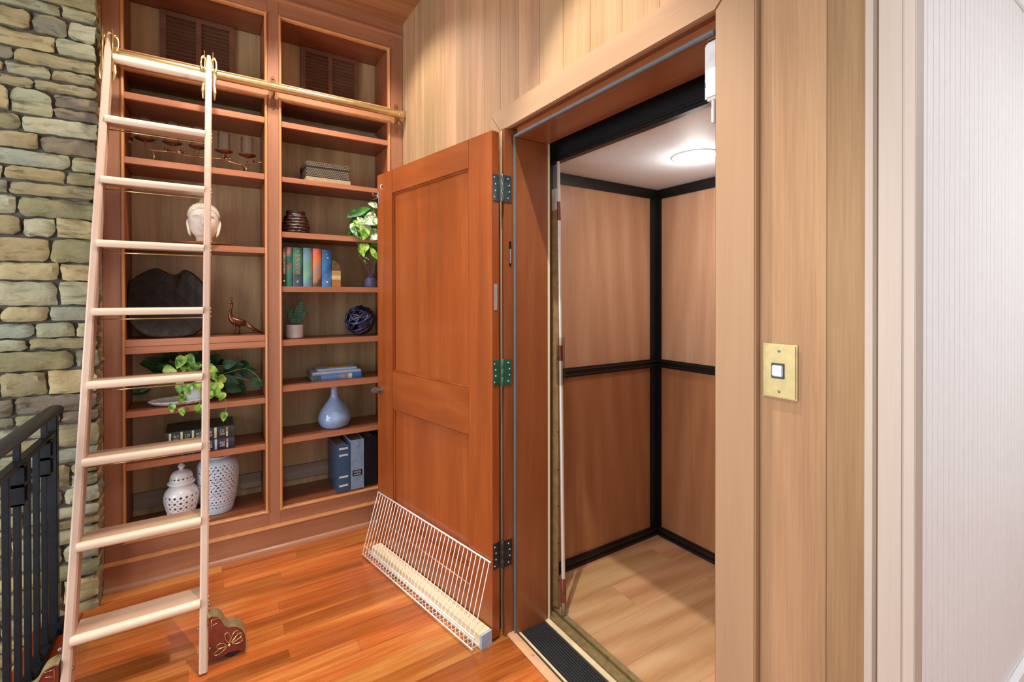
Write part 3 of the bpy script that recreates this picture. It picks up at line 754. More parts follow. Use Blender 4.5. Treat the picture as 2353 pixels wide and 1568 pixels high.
# wheel housings at the foot
def housing(side):
    bx = .0005 if side > 0 else -.4045
    def PX(u): return bx+side*u
    out = [(0, .030), (0, .196), (.012, .198), (.030, .190), (.042, .170), (.050, .150), (.062, .136), (.082, .130), (.100, .118), (.113, .095), (.119, .060), (.118, .024), (.104, .022), (.092, .030), (.060, .032), (.045, .024), (.02, .028)]
    y0, y1 = ly(.1)+.012, ly(.1)+.058
    out = [(p[0], p[1]*.93) for p in out]
    bm = B(); prism(bm, [(PX(p[0]), p[1]) for p in out], 'y', y0, y1)
    h = obj('wheel_housing', bm, M['housing'], ld, label='maroon metal wheel housing with a raised flower')
    bm = B()
    edge = interp(out[1:12], 4)
    for k in range(len(edge)-1):
        (u0, w0), (u1, w1) = edge[k], edge[k+1]
        d = Vector((u1-u0, w1-w0))
        if d.length < 1e-6: continue
        nn = Vector((-d.y, d.x)).normalized()*.004
        hexa(bm, [(PX(u+ox), yy, w+oz) for ox, oz in ((0, 0), (nn.x, nn.y)) for yy in (y0-.003, y1+.003) for u, w in ((u0, w0), (u1, w1))])
    obj('brass_edge', bm, M['gold_track'], h, 60)
    bm = B()
    cx, cz = .066, .058
    for an, L in ((200, .042), (165, .032), (100, .040), (60, .042), (35, .040), (8, .034)):
        a = math.radians(an); pts = []
        for k in range(16):
            b = 2*PI*k/16
            lx_ = .010+L*.5*(1-math.cos(b)); wy = .0075*math.sin(b)*(.5+lx_/L*.7)
            pts.append((PX(cx+lx_*math.cos(a)-wy*math.sin(a)), y0-.001, cz+lx_*math.sin(a)+wy*math.cos(a)))
        tube(bm, pts, .0014, 6, closed=True)
        obj('petal', bm, M['brass'], h, True); bm = B()
    tube(bm, [(PX(.010), y0-.001, .13), (PX(.010), y0-.001, .172), (PX(.034), y0-.001, .172), (PX(.034), y0-.001, .166)], .0013, 6)
    tube(bm, [(PX(.012), y0-.001, .150), (PX(.030), y0-.001, .156)], .0013, 6)
    obj('corner_relief', bm, M['brass'], h, True)
    bm = B(); ball(bm, (PX(cx), y0-.001, cz), .006, 12); obj('flower_centre', bm, M['brass'], h, True)
    bm = B(); lathe(bm, [(0, y0+.012), (.020, y0+.012), (.027, y0+.014), (.029, y0+.018), (.029, y0+.028), (.027, y0+.032), (.020, y0+.034), (0, y0+.034)], (PX(.074), 0, .0295), 24, axis='y')
    obj('wheel', bm, plain('blue_black_wheel', '#1c2440', .4), h, 40)
    xs = (bx+side*.003, bx-side*.030)
    for zb in (.19, .125, .05):
        for xx in xs:
            bm = B(); lathe(bm, [(0, -.006), (.004, -.005), (.006, -.002), (.006, .004), (0, .006)], (xx, ly(zb)+.024, zb+.02), 10, axis='x')
            obj('bolt', bm, M['pewter'], h, True)
housing(1); housing(-1)

# ------------------------------------------------------------------ iron railing
ra = thing('stair_railing', (-.525, 1.6, 0), 'black wrought iron stair railing in front of the stone wall', 'railing')
xr = -.525
bm = B()
prof = [(-.027, .898), (-.028, .906), (-.022, .915), (-.010, .920), (.010, .920), (.022, .915), (.028, .906), (.027, .898), (.018, .894), (-.018, .894)]
prism(bm, [(xr+p[0], p[1]) for p in prof], 'y', -1.2, 2.645); obj('handrail', bm, M['iron'], ra, 40)
bm = B(); box(bm, xr-.014, xr+.014, -1.2, 2.60, .806, .826, .002); obj('upper_rail', bm, M['iron'], ra)
bm = B(); box(bm, xr-.022, xr+.022, -1.2, 2.61, .008, .034, .003); obj('base_channel', bm, M['iron'], ra)
bm = B(); box(bm, xr-.016, xr+.016, 2.590, 2.622,   .0065, .895, .002); p_ = obj('post', bm, M['iron'], ra)
bm = B(); box(bm, xr-.034, xr+.034, 2.572, 2.640, .0064, .05, .003); obj('post_foot', bm, M['iron'], p_)
i = 0; y = 2.49
while y > -1.1:
    bm = B(); box(bm, xr-.0085, xr+.0085, y-.0085, y+.0085,   .03, .81 if i % 3 else .895, .001)
    b_ = obj('baluster', bm, M['iron'], ra)
    if i % 3 == 0:
        bm = B(); w = .021
        box(bm, xr-w, xr+w, y-w, y-w+.004, .682, .812); box(bm, xr-w, xr+w, y+w-.004, y+w, .682, .812)
        box(bm, xr-w, xr-w+.004, y-w, y+w, .682, .812); box(bm, xr-w, xr+w, y-w, y+w, .742, .752)
        box(bm, xr-w, xr+w, y-w, y+w, .806, .812); box(bm, xr-w, xr+w, y-w, y+w, .682, .688)
        obj('collar', bm, M['iron'], b_)
    bm = B(); box(bm, xr-.013, xr+.013, y-.013, y+.013, .033, .052, .002); obj('shoe', bm, M['iron'], b_)
    y -= .103; i += 1
# ------------------------------------------------------------------ elevator car
ec = thing('elevator_car', (1.74, 1.29, -.02), 'small elevator car lined with plywood panels and black trim, seen through the open doorway', 'elevator')
cx0, cx1, cy0, cy1, cz1 = 1.288, 2.175, .745, 1.832, 1.972
bm = B(); box(bm, cx0, cx1+.02, cy0-.02, cy1+.02, -.03, 0); obj('car_floor', bm, M['cab_floor'], ec)
bm = B(); box(bm, cx0, cx1+.04, cy0-.04, cy1+.04, cz1, cz1+.05); obj('car_ceiling', bm, M['white_ceiling'], ec)
bm = B(); box(bm, cx1+.012, cx1+.04, cy0-.04, cy1+.04, -.05, cz1+.05); box(bm, cx0, cx1+.04, cy1+.012, cy1+.04, -.05, cz1+.05); box(bm, cx0, cx1+.04, cy0-.04, cy0-.012, -.05, cz1+.05)
obj('shell', bm, M['black_trim'], ec)
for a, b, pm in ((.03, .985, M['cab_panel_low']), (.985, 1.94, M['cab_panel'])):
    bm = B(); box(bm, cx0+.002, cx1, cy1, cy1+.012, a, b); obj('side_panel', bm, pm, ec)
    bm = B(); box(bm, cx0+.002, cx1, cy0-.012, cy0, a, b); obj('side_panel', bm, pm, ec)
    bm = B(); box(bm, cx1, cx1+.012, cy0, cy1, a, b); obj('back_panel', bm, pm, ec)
def strip(nm, z0, z1, d, ridges=0):
    bm = B()
    box(bm, cx0+.01, cx1-.0005, cy1-d, cy1-.0005, z0, z1, .001); box(bm, cx1-d, cx1-.0005, cy0+.001, cy1-.0007, z0+.0003, z1-.0003, .001); box(bm, cx0+.01, cx1-.0005, cy0+.0005, cy0+d, z0, z1, .001)
    h = z1-z0
    for k in range(ridges):
        zc = z0+h*(k+.5)/ridges; r_ = h/ridges*.30
        for y in (cy1-d,): tube(bm, [(cx0+.01, y, zc), (cx1-d, y, zc)], r_, 8)
        tube(bm, [(cx1-d, cy0+d, zc), (cx1-d, cy1-d, zc)], r_, 8)
        tube(bm, [(cx0+.01, cy0+d, zc), (cx1-d, cy0+d, zc)], r_, 8)
    return obj(nm, bm, M['black_trim'], ec, 40)
strip('top_trim', 1.918, cz1-.001, .012); strip('handrail_trim', .962, 1.008, .014, 2); strip('base_trim', .0008, .052, .014, 2)
for y, s in ((cy1, -1), (cy0, 1)):
    bm = B(); box(bm, cx1-.062, cx1-.001, y+s*.001, y+s*.010, .0012, cz1-.0015, .001); box(bm, cx1-.010, cx1-.0012, y+s*.0015, y+s*.034, .0016, cz1-.002, .001); obj('corner_post', bm, M['black_trim'], ec)
bm = B(); box(bm, 1.268, 1.300, cy0-.02, cy1+.02, 1.944, 2.14, .002)
for k in range(3): box(bm, 1.264-.003*(k == 1), 1.27, cy0-.02, cy1+.02, 1.946+k*.010, 1.953+k*.010, .002)
obj('header', bm, M['black_trim'], ec)
bm = B(); box(bm, 1.288, 1.312, 1.662, 1.690, 0.0005, 1.944, .001); obj('front_post', bm, plain('grey_post', '#454c54', .5), ec)
bm = B(); box(bm, 1.213, 1.252, .70, 1.66, -.03, .004, .002)
for k in range(5): box(bm, 1.2155+k*.0072, 1.2195+k*.0072, .70, 1.66, .003, .0062, .0005)
box(bm, 1.252, 1.266, .70, 1.66, -.03, -.012); box(bm, 1.266, 1.2875, .70, 1.66, -.03, .005, .001)
obj('sill_track', bm, M['gold_track'], ec, label='gold coloured metal sill track')

cl = thing('ceiling_light', (1.783, 1.29, cz1), 'round white recessed downlight glowing in the elevator car ceiling', 'ceiling light')
bm = B(); lathe(bm, [(.078, -.004), (.082, -.006), (.092, -.006), (.104, -.003), (.106, .0)], (1.783, 1.29, cz1-.0005), 48); obj('trim_ring', bm, M['white_plastic'], cl, 60)
bm = B(); lathe(bm, [(0, -.014), (.03, -.0135), (.055, -.0115), (.070, -.008), (.0785, -.003)], (1.783, 1.29, cz1-.0005), 48); obj('lens', bm, M['lamp'], cl)

# folding gate stacked at the left of the car
gt = thing('elevator_gate', (1.268, 1.6, .005), 'narrow folded brown elevator gate with a slim metal pull rod', 'gate')
def leaf_panel(p, q, mat, nm):
    d = Vector((q[0]-p[0], q[1]-p[1])); nn = Vector((-d.y, d.x)).normalized()*.0012
    bm = B(); hexa(bm, [(u[0]+s*nn.x, u[1]+s*nn.y, z) for z in (.018, 1.80) for s in (-1, 1) for u in (p, q)]); return obj(nm, bm, mat, gt)
gb = plain('gate_brown', '#6d5434', .45, .5, 0, .1); gl_ = plain('gate_tan', '#c2a678', .45, .5, 0, .1)
leaf_panel((1.240, 1.640), (1.262, 1.632), gb, 'gate_leaf'); leaf_panel((1.262, 1.632), (1.274, 1.606), gl_, 'gate_leaf'); leaf_panel((1.274, 1.606), (1.286, 1.630), gb, 'gate_leaf')
for z in (1.42, 1.10, .78, .617, .46, .297, .138):
    bm = B(); ball(bm, (1.2715, 1.604, z), .0042, 10, (1, 1, .7)); obj('rivet', bm, M['bronze'], gt, 40)
bm = B(); box(bm, 1.258, 1.276, 1.600, 1.634, 1.735, 1.828, .003); obj('cap_block', bm, M['white_plastic'], gt, label='white block at the top of the folded gate')
def rod(z): return (1.27, 1.566+.034*(z-.05)/1.887, z)
bm = B(); tube(bm, [rod(.055), rod(1.10)], .0085, 12); tube(bm, [rod(1.10), rod(1.943)], .0068, 12); obj('pull_rod', bm, M['alu'], gt, 40, 'slim bright metal rod')
for p_, r_ in (([rod(.065), rod(.15), rod(.165)], [.012, .0125, .009]), ([rod(1.09), rod(1.155)], .0095), ([rod(1.69), rod(1.77)], .0085)):
    bm = B(); tube(bm, p_, r_, 12); obj('brown_sleeve', bm, M['housing'], gt, 40)
bm = B(); tube(bm, [(1.27+.009*math.cos(k*PI/5), rod(.05)[1]+.009*math.sin(k*PI/5), .012+k*.0007) for k in range(0, 80)], .0018, 5); obj('spring', bm, M['pewter'], gt, True)
bm = B(); tube(bm, [rod(.985), rod(1.19)], .021, 24, caps=False, flat=.6); obj('clear_sleeve', bm, M['clear_sleeve'], gt, True, 'clear plastic sleeve')

# white interlock box under the door head at the right jamb
sb = thing('interlock_box', (1.075, .698, 1.92), 'white plastic box hanging in the top right corner of the elevator doorway', 'box')
bm = B(); box(bm, 1.052, 1.10, .6975, .741, 1.852, 1.998, .007, 4); obj('cover', bm, M['white_plastic'], sb, 40)
bm = B(); box(bm, 1.056, 1.096, .705, .7416, 1.885, 1.903, .003); obj('slot', bm, M['gasket'], sb)
bm = B(); tube(bm, [(1.066, .722, 1.853), (1.066, .722, 1.80), (1.066, .7215, 1.796)], [.005, .005, .0035], 12); obj('plunger', bm, M['white_plastic'], sb, 40)

# call button plate
cp = thing('call_button_plate', (1.03, .537, 1.2), 'brass wall plate with one square pale push button on the planks right of the doorway', 'call button')
bm = B()
prism(bm, [(.5015, 1.144), (.5735, 1.144), (.5735, 1.260), (.5015, 1.260)], 'x', 1.0235, 1.03, .004); obj('plate', bm, M['brass_satin'], cp, 40)
bm = B(); box(bm, 1.0215, 1.0245, .526, .5535, 1.186, 1.219, .001); obj('bezel', bm, plain('bezel_dark', '#3b3f45', .5), cp)
bm = B(); box(bm, 1.0185, 1.0225, .5285, .551, 1.1905, 1.2145, .0025); obj('push_button', bm, plain('button_pale_grey', '#ccd3de', .35), cp, 40, 'square pale grey push button')
for z in (1.159, 1.245):
    bm = B(); lathe(bm, [(0, 1.0222), (.0022, 1.0225), (.0032, 1.0235)], (0, .5375, z), 12, axis='x'); obj('screw', bm, M['pewter'], cp, 40)

# ------------------------------------------------------------------ things on the shelves
rnd = random.Random(5)
def leaf(bm, base, tip, w, fold=.25, droop=.15, heart=True, n=7, roll=0.0):
    base, tip = Vector(base), Vector(tip); d = tip-base; L = d.length; d.normalize()
    s = d.cross(Vector((0, -1, .25))); 
    if s.length < .05: s = d.cross(Vector((1, 0, 0)))
    s.normalize(); nrm = s.cross(d).normalized()
    if roll: 
        q = Matrix.Rotation(roll, 3, d); s = q @ s; nrm = q @ nrm
    rows = []
    for i in range(n+1):
        u = i/n
        if heart: ww = w*(math.sin(PI*min(1, (u*.93+.09))**.72)**.8 if u < 1 else 0)
        else: ww = w*math.sin(PI*min(1, u*.94+.05)) if u < 1 else 0
        c = base+d*L*u-nrm*droop*L*u*u
        rows.append([bm.verts.new(c+s*ww*k*.5+nrm*(fold*ww*abs(k)*.5)) for k in (-1, -.5, 0, .5, 1)])
    for i in range(n):
        for k in range(4): bm.faces.new((rows[i][k], rows[i][k+1], rows[i+1][k+1], rows[i+1][k]))

# candle holder
ch = thing('candle_holder', (-.03, 2.935, 2.026), 'long bronze branch candle holder with five cups and glass chimneys on a high left shelf', 'candle holder')
sc = 2.935/2.97
def cz(x, z): return (x*sc, 1.36+(z-1.36)*sc)
br = [cz(*p) for p in ((-.326, 2.131), (-.294, 2.113), (-.260, 2.104), (-.231, 2.099), (-.192, 2.098), (-.138, 2.105), (-.1, 2.097), (-.036, 2.099), (-.006, 2.094), (.067, 2.101), (.104, 2.094), (.15, 2.087), (.203, 2.093), (.262, 2.115))]
brs = interp([(a, 2.935+.008*math.sin(k*1.3), b) for k, (a, b) in enumerate(br)], 4)
bm = B(); tube(bm, brs, [.0045-.002*abs(k/len(brs)-.5) for k in range(len(brs))], 8)
for x, z in ((-.232, 2.100), (.165, 2.090)):
    a, b = cz(x, z)
    for dy in (-.055, .055): tube(bm, [(a, 2.935, b), (a+.008, 2.935+dy*.5, b-.018), (a+.016, 2.935+dy*.9, 2.05), (a+.014, 2.935+dy, 2.030)], [.0045, .004, .0035, .003], 7)
obj('branch', bm, M['brass_dark'], ch, True)
for x, z in ((-.312, 2.135), (-.17, 2.11), (-.108, 2.108), (.095, 2.112), (.225, 2.108)):
    a, b = cz(x, z); bm = B()
    for k in range(5):
        an = k*2*PI/5+x*9; leaf(bm, (a, 2.93, b), (a+.017*math.cos(an), 2.925-.006*math.sin(an*2), b+.013*math.sin(an)+.004), .010, .2, .1, False, 4)
    obj('leaf_sprig', bm, M['bronze'], ch)
for x, z in ((-.256, 2.139), (-.145, 2.139), (-.036, 2.137), (.079, 2.134), (.189, 2.130)):
    a, b = cz(x, z); b += .004
    bm = B(); lathe(bm, [(0, -.034), (.004, -.034), (.0035, -.012), (.008, -.006), (.030, .001), (.041, .006), (.043, .010), (.040, .010), (.028, .005), (0, .004)], (a, 2.935, b), 28); c_ = obj('cup', bm, M['copper_cup'], ch, 50)
    bm = B(); h_ = .105
    lathe(bm, [(.031, .0065), (.031, h_), (.0292, h_), (.0292, .0065)], (a, 2.935, b), 28); obj('glass_chimney', bm, M['glass'], c_, 50)

# sculpted head on its plate
pl = B(); lathe(pl, interp([(0, 0), (.075, .0), (.115, .004), (.132, .011), (.134, .013), (.118, .009), (.07, .006), (0, .006)], 3), (-.010, 2.965, 1.630), 48)
tag(obj('dish', pl, M['orange_plate'], None, 50), 'shallow orange brown wooden dish under the cream sculpted head', 'dish')
hd = thing('head_sculpture', (-.011, 2.965, 1.6362), 'cream plaster head sculpture with topknot, long ears and closed eyes', 'sculpture')
hx, hy = -.011, 2.965
def gauss(a, b, sa, sb): return math.exp(-(a/sa)**2-(b/sb)**2)
ctl = [(0, .037, .040), (.020, .036, .040), (.036, .0355, .041), (.044, .039, .054), (.052, .046, .062), (.066, .0555, .067), (.085, .0620, .070), (.110, .0660, .073), (.140, .0685, .0745), (.165, .0665, .072), (.185, .0600, .066), (.203, .046, .052), (.214, .029, .033), (.219, .013, .015), (.2205, .0005, .0005)]
rows = interp(ctl, 9)
bm = B(); n = 160; rings = []
turn = math.radians(-3)
for h_, a_, b_ in rows:
    ring = []
    for k in range(n):
        th_ = 2*PI*k/n
        sx_ = math.copysign(abs(math.cos(th_))**.9, math.cos(th_)); sy_ = math.copysign(abs(math.sin(th_))**.9, math.sin(th_))
        x, y = a_*sx_, b_*sy_
        if sy_ < 0 and h_ > .042:
            f = 0
            f += .022*gauss(x, h_-.0985, .0085, .012)+.016*gauss(x, h_-.122, .0062, .026)+.007*gauss(abs(x)-.0095, h_-.094, .0055, .006)
            ax = abs(x)-.029
            f -= .013*gauss(ax, h_-.133, .017, .010)
            f += .0095*gauss(ax, h_-.1295, .0135, .0062)
            f -= .0055*gauss(ax, h_-(.1245+.0000*ax), .015, .0016)
            f += .0075*gauss(ax, h_-(.1475-.008*(ax/.02)**2), .020, .0026)
            f += .0085*gauss(x, h_-.0785, .017, .0032)+.0095*gauss(x, h_-.0695, .013, .0036)-.007*gauss(x, h_-.0742, .019, .0012)
            f += .006*gauss(x, h_-.054, .014, .009)-.004*gauss(x, h_-.063, .013, .003)
            f += .0035*gauss(abs(x)-.036, h_-.092, .016, .02)
            y -= f*(-sy_)**.5
        X = hx+x*math.cos(turn)-y*math.sin(turn); Y = hy+x*math.sin(turn)+y*math.cos(turn)
        ring.append(bm.verts.new((X, Y, 1.6365+h_)))
    rings.append(ring)
for i in range(len(rings)-1):
    for k in range(n): bm.faces.new((rings[i][k], rings[i][(k+1) % n], rings[i+1][(k+1) % n], rings[i+1][k]))
bm.faces.new(rings[0][::-1]); bm.faces.new(rings[-1])
obj('head', bm, M['plaster'], hd, True)
def T(x, y, h_): return (hx+x*math.cos(turn)-y*math.sin(turn), hy+x*math.sin(turn)+y*math.cos(turn), 1.6365+h_)
# cap of curls: rows of small knobs above the hairline
bm = B()
for i in range(15):
    h_ = .148+i*.0049
    j = min(range(len(rows)), key=lambda q: abs(rows[q][0]-h_)); a_, b_ = rows[j][1], rows[j][2]
    m_ = max(6, int(2*PI*(a_+b_)/2/.0068))
    for k in range(m_):
        th_ = 2*PI*(k+.5*(i % 2))/m_
        x, y = a_*math.cos(th_), b_*math.sin(th_)
        if y < 0 and h_ < .186-9.0*x*x: continue
        ball(bm, T(x*1.012, y*1.012, h_), .0048, 8)
for i in range(7):
    an = i/6*PI/2; m_ = max(1, int(17*math.cos(an)))
    for k in range(m_):
        th_ = 2*PI*k/m_
        ball(bm, T(.0175*math.cos(an)*math.cos(th_), .0175*math.cos(an)*math.sin(th_), .218+.023*math.sin(an)), .0044, 8)
lathe(bm, [(.022, 0), (.019, .008), (.016, .016), (.01, .022), (0, .025)], T(0, 0, .216), 20)
obj('hair', bm, M['plaster_hair'], hd, True)
bm = B()
pts = []
for k in range(33):
    x = -.063+.126*k/32; h_ = max(.150, .184-9.0*x*x)
    j = min(range(len(rows)), key=lambda q: abs(rows[q][0]-h_)); a_, b_ = rows[j][1], rows[j][2]
    pts.append(T(x, -b_*math.sqrt(max(0, 1-(x/max(a_, abs(x)+.0001))**2))-.0005, h_))
tube(bm, pts, .0028, 8); obj('hair_band', bm, M['plaster'], hd, True)
for s in (-1, 1):
    bm = B()
    pts = [T(s*.0655, .000, .134), T(s*.0695, .001, .126), T(s*.0705, -.001, .112), T(s*.0685, -.006, .097), T(s*.066, -.012, .082), T(s*.063, -.018, .066), T(s*.060, -.022, .052), T(s*.056, -.024, .043)]
    q_ = interp(pts, 4)
    tube(bm, q_, [.004+.0075*math.sin(PI*min(1, .12+.80*i_/len(q_)))+.002*(i_/len(q_)) if i_ < len(q_)-4 else (.0080, .0068, .005, .0025)[i_-len(q_)+4] for i_ in range(len(q_))], 12, flat=.6)
    obj('ear', bm, M['plaster'], hd, True)

# dark leaf-shaped tray leaning in the left bay
tl = [(-.342, 1.441), (-.314, 1.47), (-.28, 1.497), (-.233, 1.517), (-.199, 1.502), (-.163, 1.485), (-.135, 1.488), (-.105, 1.512), (-.068, 1.494), (-.039, 1.465), (-.016, 1.43), (.008, 1.38), (.012, 1.324), (.006, 1.26), (-.010, 1.215), (-.04, 1.179), (-.07, 1.160), (-.127, 1.149), (-.182, 1.149), (-.246, 1.155), (-.29, 1.176), (-.324, 1.213), (-.343, 1.26), (-.349, 1.32), (-.349, 1.38)]
bm = B(); kk = .943
tl = interp([(p[0]*kk+.004, 1.36+(p[1]-1.36)*kk) for p in tl]+[(tl[0][0]*kk+.004, 1.36+(tl[0][1]-1.36)*kk)], 7)[:-1]
tcx, tcz = -.155, 1.33
NR = 20
rings = []
for j in range(NR+1):
    f = 1-j/NR
    ring = []
    for (x, z) in tl:
        X, Z = tcx+(x-tcx)*f, tcz+(z-tcz)*f
        y = 2.90+(Z-1.16)*.20+.028*(1-f**3)*1.0
        if j == NR: ring = [(tcx, y-.0, tcz)]; break
        ring.append((X, y, Z))
    rings.append([bm.verts.new(p) for p in ring])
for j in range(NR-1):
    a, b = rings[j], rings[j+1]; m_ = len(a)
    for k in range(m_): bm.faces.new((a[k], a[(k+1) % m_], b[(k+1) % m_], b[k]))
for k in range(len(rings[-2])): bm.faces.new((rings[-2][k], rings[-2][(k+1) % len(rings[-2])], rings[-1][0]))
o = obj('leaf_tray', bm, M['dark_tray'], None, 40)
md = o.modifiers.new('thick', 'SOLIDIFY'); md.thickness = .010; md.offset = 0
tag(o, 'large dark scalloped leaf tray leaning upright in the left bay behind the ladder', 'tray')

# peacock figurine
pk = thing('peacock_figurine', (.15, 2.95, 1.16), 'small bronze peacock figurine standing on a left shelf', 'figurine')
def pz(x, z): return (x*2.95/2.97, 2.95, 1.36+(z-1.36)*2.95/2.97)
bm = B()
body = interp([pz(.0985, 1.3315)+(.0022,), pz(.108, 1.3365)+(.0072,), pz(.1145, 1.322)+(.0055,), pz(.110, 1.300)+(.0055,), pz(.106, 1.275)+(.0085,), pz(.110, 1.252)+(.0140,), pz(.125, 1.235)+(.0200,), pz(.145, 1.226)+(.0215,), pz(.165, 1.222)+(.0175,), pz(.180, 1.212)+(.0105,)], 5)
tube(bm, [p[:3] for p in body], [p[3] for p in body], 16)
obj('body', bm, M['bronze'], pk, True)
bm = B(); tube(bm, [pz(.101, 1.3315), pz(.094, 1.330)], [.0028, .0006], 8)
for dx, dz in ((-.003, .026), (.003, .028), (.009, .024)): tube(bm, [pz(.110, 1.338), pz(.110+dx*.6, 1.35), pz(.111+dx, 1.336+dz)], .0008, 5); ball(bm, pz(.111+dx, 1.336+dz), .0018, 6)
obj('crest_and_beak', bm, M['bronze'], pk, True)
bm = B()
for w_, dz in ((-.010, 0), (0, .004), (.010, 0)):
    a = pz(.170, 1.225+dz); b = pz(.215, 1.186+dz); c = pz(.262, 1.1585+.003)
    tube(bm, [a, (b[0], b[1]+w_, b[2]), (c[0], c[1]+w_*1.6, c[2])], [.009, .008, .0035], 8)
obj('tail', bm, M['bronze'], pk, True)
for x0, x1, dy in ((.125, .124, -.010), (.145, .147, .010)):
    bm = B(); a = pz(x0, 1.215); b = pz(x1, 1.162)
    tube(bm, [(a[0], a[1]+dy, a[2]), (b[0]+.004, b[1]+dy, (a[2]+b[2])/2), (b[0], b[1]+dy, 1.163)], [.0055, .0032, .003], 8)
    for an in (2.6, 3.14, 3.7, 0): tube(bm, [(b[0], b[1]+dy, 1.165), (b[0]+.014*math.cos(an), b[1]+dy+.014*math.sin(an), 1.1618)], [.0025, .0012], 6)
    obj('leg', bm, M['bronze'], pk, True)

# scalloped tray and trailing plant
sy = 2.955
bm = B(); NS = 176; rings = []
for r_, z in ((0, .825), (.5, .825), (.80, .826), (.93, .836), (1.0, .846), (.985, .848), (.92, .839), (.80, .8295), (.4, .829), (0, .829)):
    if r_ == 0: rings.append([bm.verts.new((-.108, sy, z-.0045))]); continue
    f = lambda k: 1+.06*abs(math.sin(11*2*PI*k/NS))*(1 if r_ > .9 else 0)
    rings.append([bm.verts.new((-.108+.135*r_*f(k)*math.cos(2*PI*k/NS), sy+.085*r_*f(k)*math.sin(2*PI*k/NS), z-.0045)) for k in range(NS)])
for i in range(len(rings)-1):
    a, b = rings[i], rings[i+1]
    for k in range(NS):
        k2 = (k+1) % NS
        if len(a) == 1: bm.faces.new((a[0], b[k2], b[k]))
        elif len(b) == 1: bm.faces.new((a[k], a[k2], b[0]))
        else: bm.faces.new((a[k], a[k2], b[k2], b[k]))
tag(obj('scalloped_dish', bm, M['mirror_tray'], None, 50), 'white dish with a scalloped rim under the trailing plant', 'dish')
pp = thing('trailing_plant', (-.045, 2.985, .825), 'trailing ivy-like plant in a white pot spilling over the left shelf', 'potted plant')
bm = B(); lathe(bm, [(0, 0), (.042, 0), (.056, .03), (.063, .065), (.064, .075), (.059, .075), (.055, .06), (0, .058)], (-.045, 2.985, .8256), 32); obj('pot', bm, M['white_glaze'], pp, 50)
bm = B(); lathe(bm, [(.055, .060), (.03, .066), (0, .068)], (-.045, 2.985, .8256), 24); obj('soil', bm, M['soil'], pp)
dk = [(-.243, 1.042), (-.219, 1.009), (-.184, 1.056), (-.143, 1.066), (-.102, 1.057), (-.06, 1.06), (-.02, 1.055), (.026, 1.041), (.054, 1.013), (.093, 1.017), (.127, 1.001), (.17, 1.0), (.104, .97), (.07, .959), (.098, .917), (.121, .875), (.162, .871), (.026, .97), (-.113, .963), (-.028, 1.013), (-.282, .899), (-.184, .994), (.235, .903), (-.21, .985), (-.16, 1.02), (.0, 1.0), (.14, .93), (.06, .89), (-.06, .96), (.19, .96)]
bm = B(); bs = B()
hub = Vector((-.045, 2.985, .91))
for k, (x, z) in enumerate(dk):
    y = 2.99+rnd.uniform(-.05, .07)
    out_ = Vector((x-hub.x, 0, z-hub.z)); d = out_.normalized() if out_.length > .02 else Vector((0, 0, 1))
    L = rnd.uniform(.062, .092)
    base = Vector((x, y, z))-d*L*.4; tip = Vector((x, y, z))+(d*.7+Vector((rnd.uniform(-.4, .4), -.35, -.45))).normalized()*L*.65
    leaf(bm, base, tip, rnd.uniform(.050, .072), .22, .12, True, 7, rnd.uniform(-.5, .5))
    mid = (hub+base)/2+Vector((0, 0, .035))
    tube(bs, interp([tuple(hub), tuple(mid), tuple(base)], 4), .0016, 5)
obj('dark_foliage', bm, M['dark_leaf'], pp, True, 'dark green leaves')
lm = [(-.113, 1.039), (-.068, 1.044), (-.093, 1.013), (-.153, 1.005), (-.048, 1.015), (-.033, .915), (.02, .897), (.025, .959), (.052, .932), (.014, .86), (.062, .848), (-.109, .856), (-.146, .815), (-.104, .791), (-.036, .795), (.072, .742), (.02, .997), (-.079, .901), (-.114, .911), (.046, .863), (-.01, .95), (.04, .90)]
bm = B()
for k, (x, z) in enumerate(lm):
    low = z < .875
    y = (2.842 if z < .87 else 2.885 if z < .93 else 2.90)+rnd.uniform(-.006, .012)
    x *= y/2.87; z = 1.36+(z-1.36)*y/2.87
    L = rnd.uniform(.055, .075) if not low else rnd.uniform(.044, .054)
    dirn = Vector((rnd.uniform(-.5, .5), -.15, -1 if low else rnd.uniform(-.9, .1))).normalized()
    c = Vector((x, y, z)); leaf(bm, c-dirn*L*.5, c+dirn*L*.5, rnd.uniform(.040, .054) if not low else rnd.uniform(.032, .040), .25, .10, True, 7, rnd.uniform(-.4, .4))
for ch_ in ([(-.07, .905), (-.095, .862), (-.135, .828), (-.112, .803)], [(-.03, .905), (-.03, .85), (-.034, .812)], [(.03, .92), (.06, .87), (.085, .82), (.080, .775), (.072, .752)], [(.06, .95), (.17, .975), (.225, .94), (.245, .905)], [(-.1, .93), (-.2, .93), (-.275, .905)]):
    pts = [tuple(hub)]+[(x*.99, 2.845+.10*max(0, min(1, (z-.87)/.08)), z) for x, z in ch_]
    tube(bs, interp(pts, 5), .0018, 6)
obj('lime_foliage', bm, M['lime_leaf'], pp, True, 'lime green variegated leaves')
obj('vines', bs, M['stem'], pp, True)

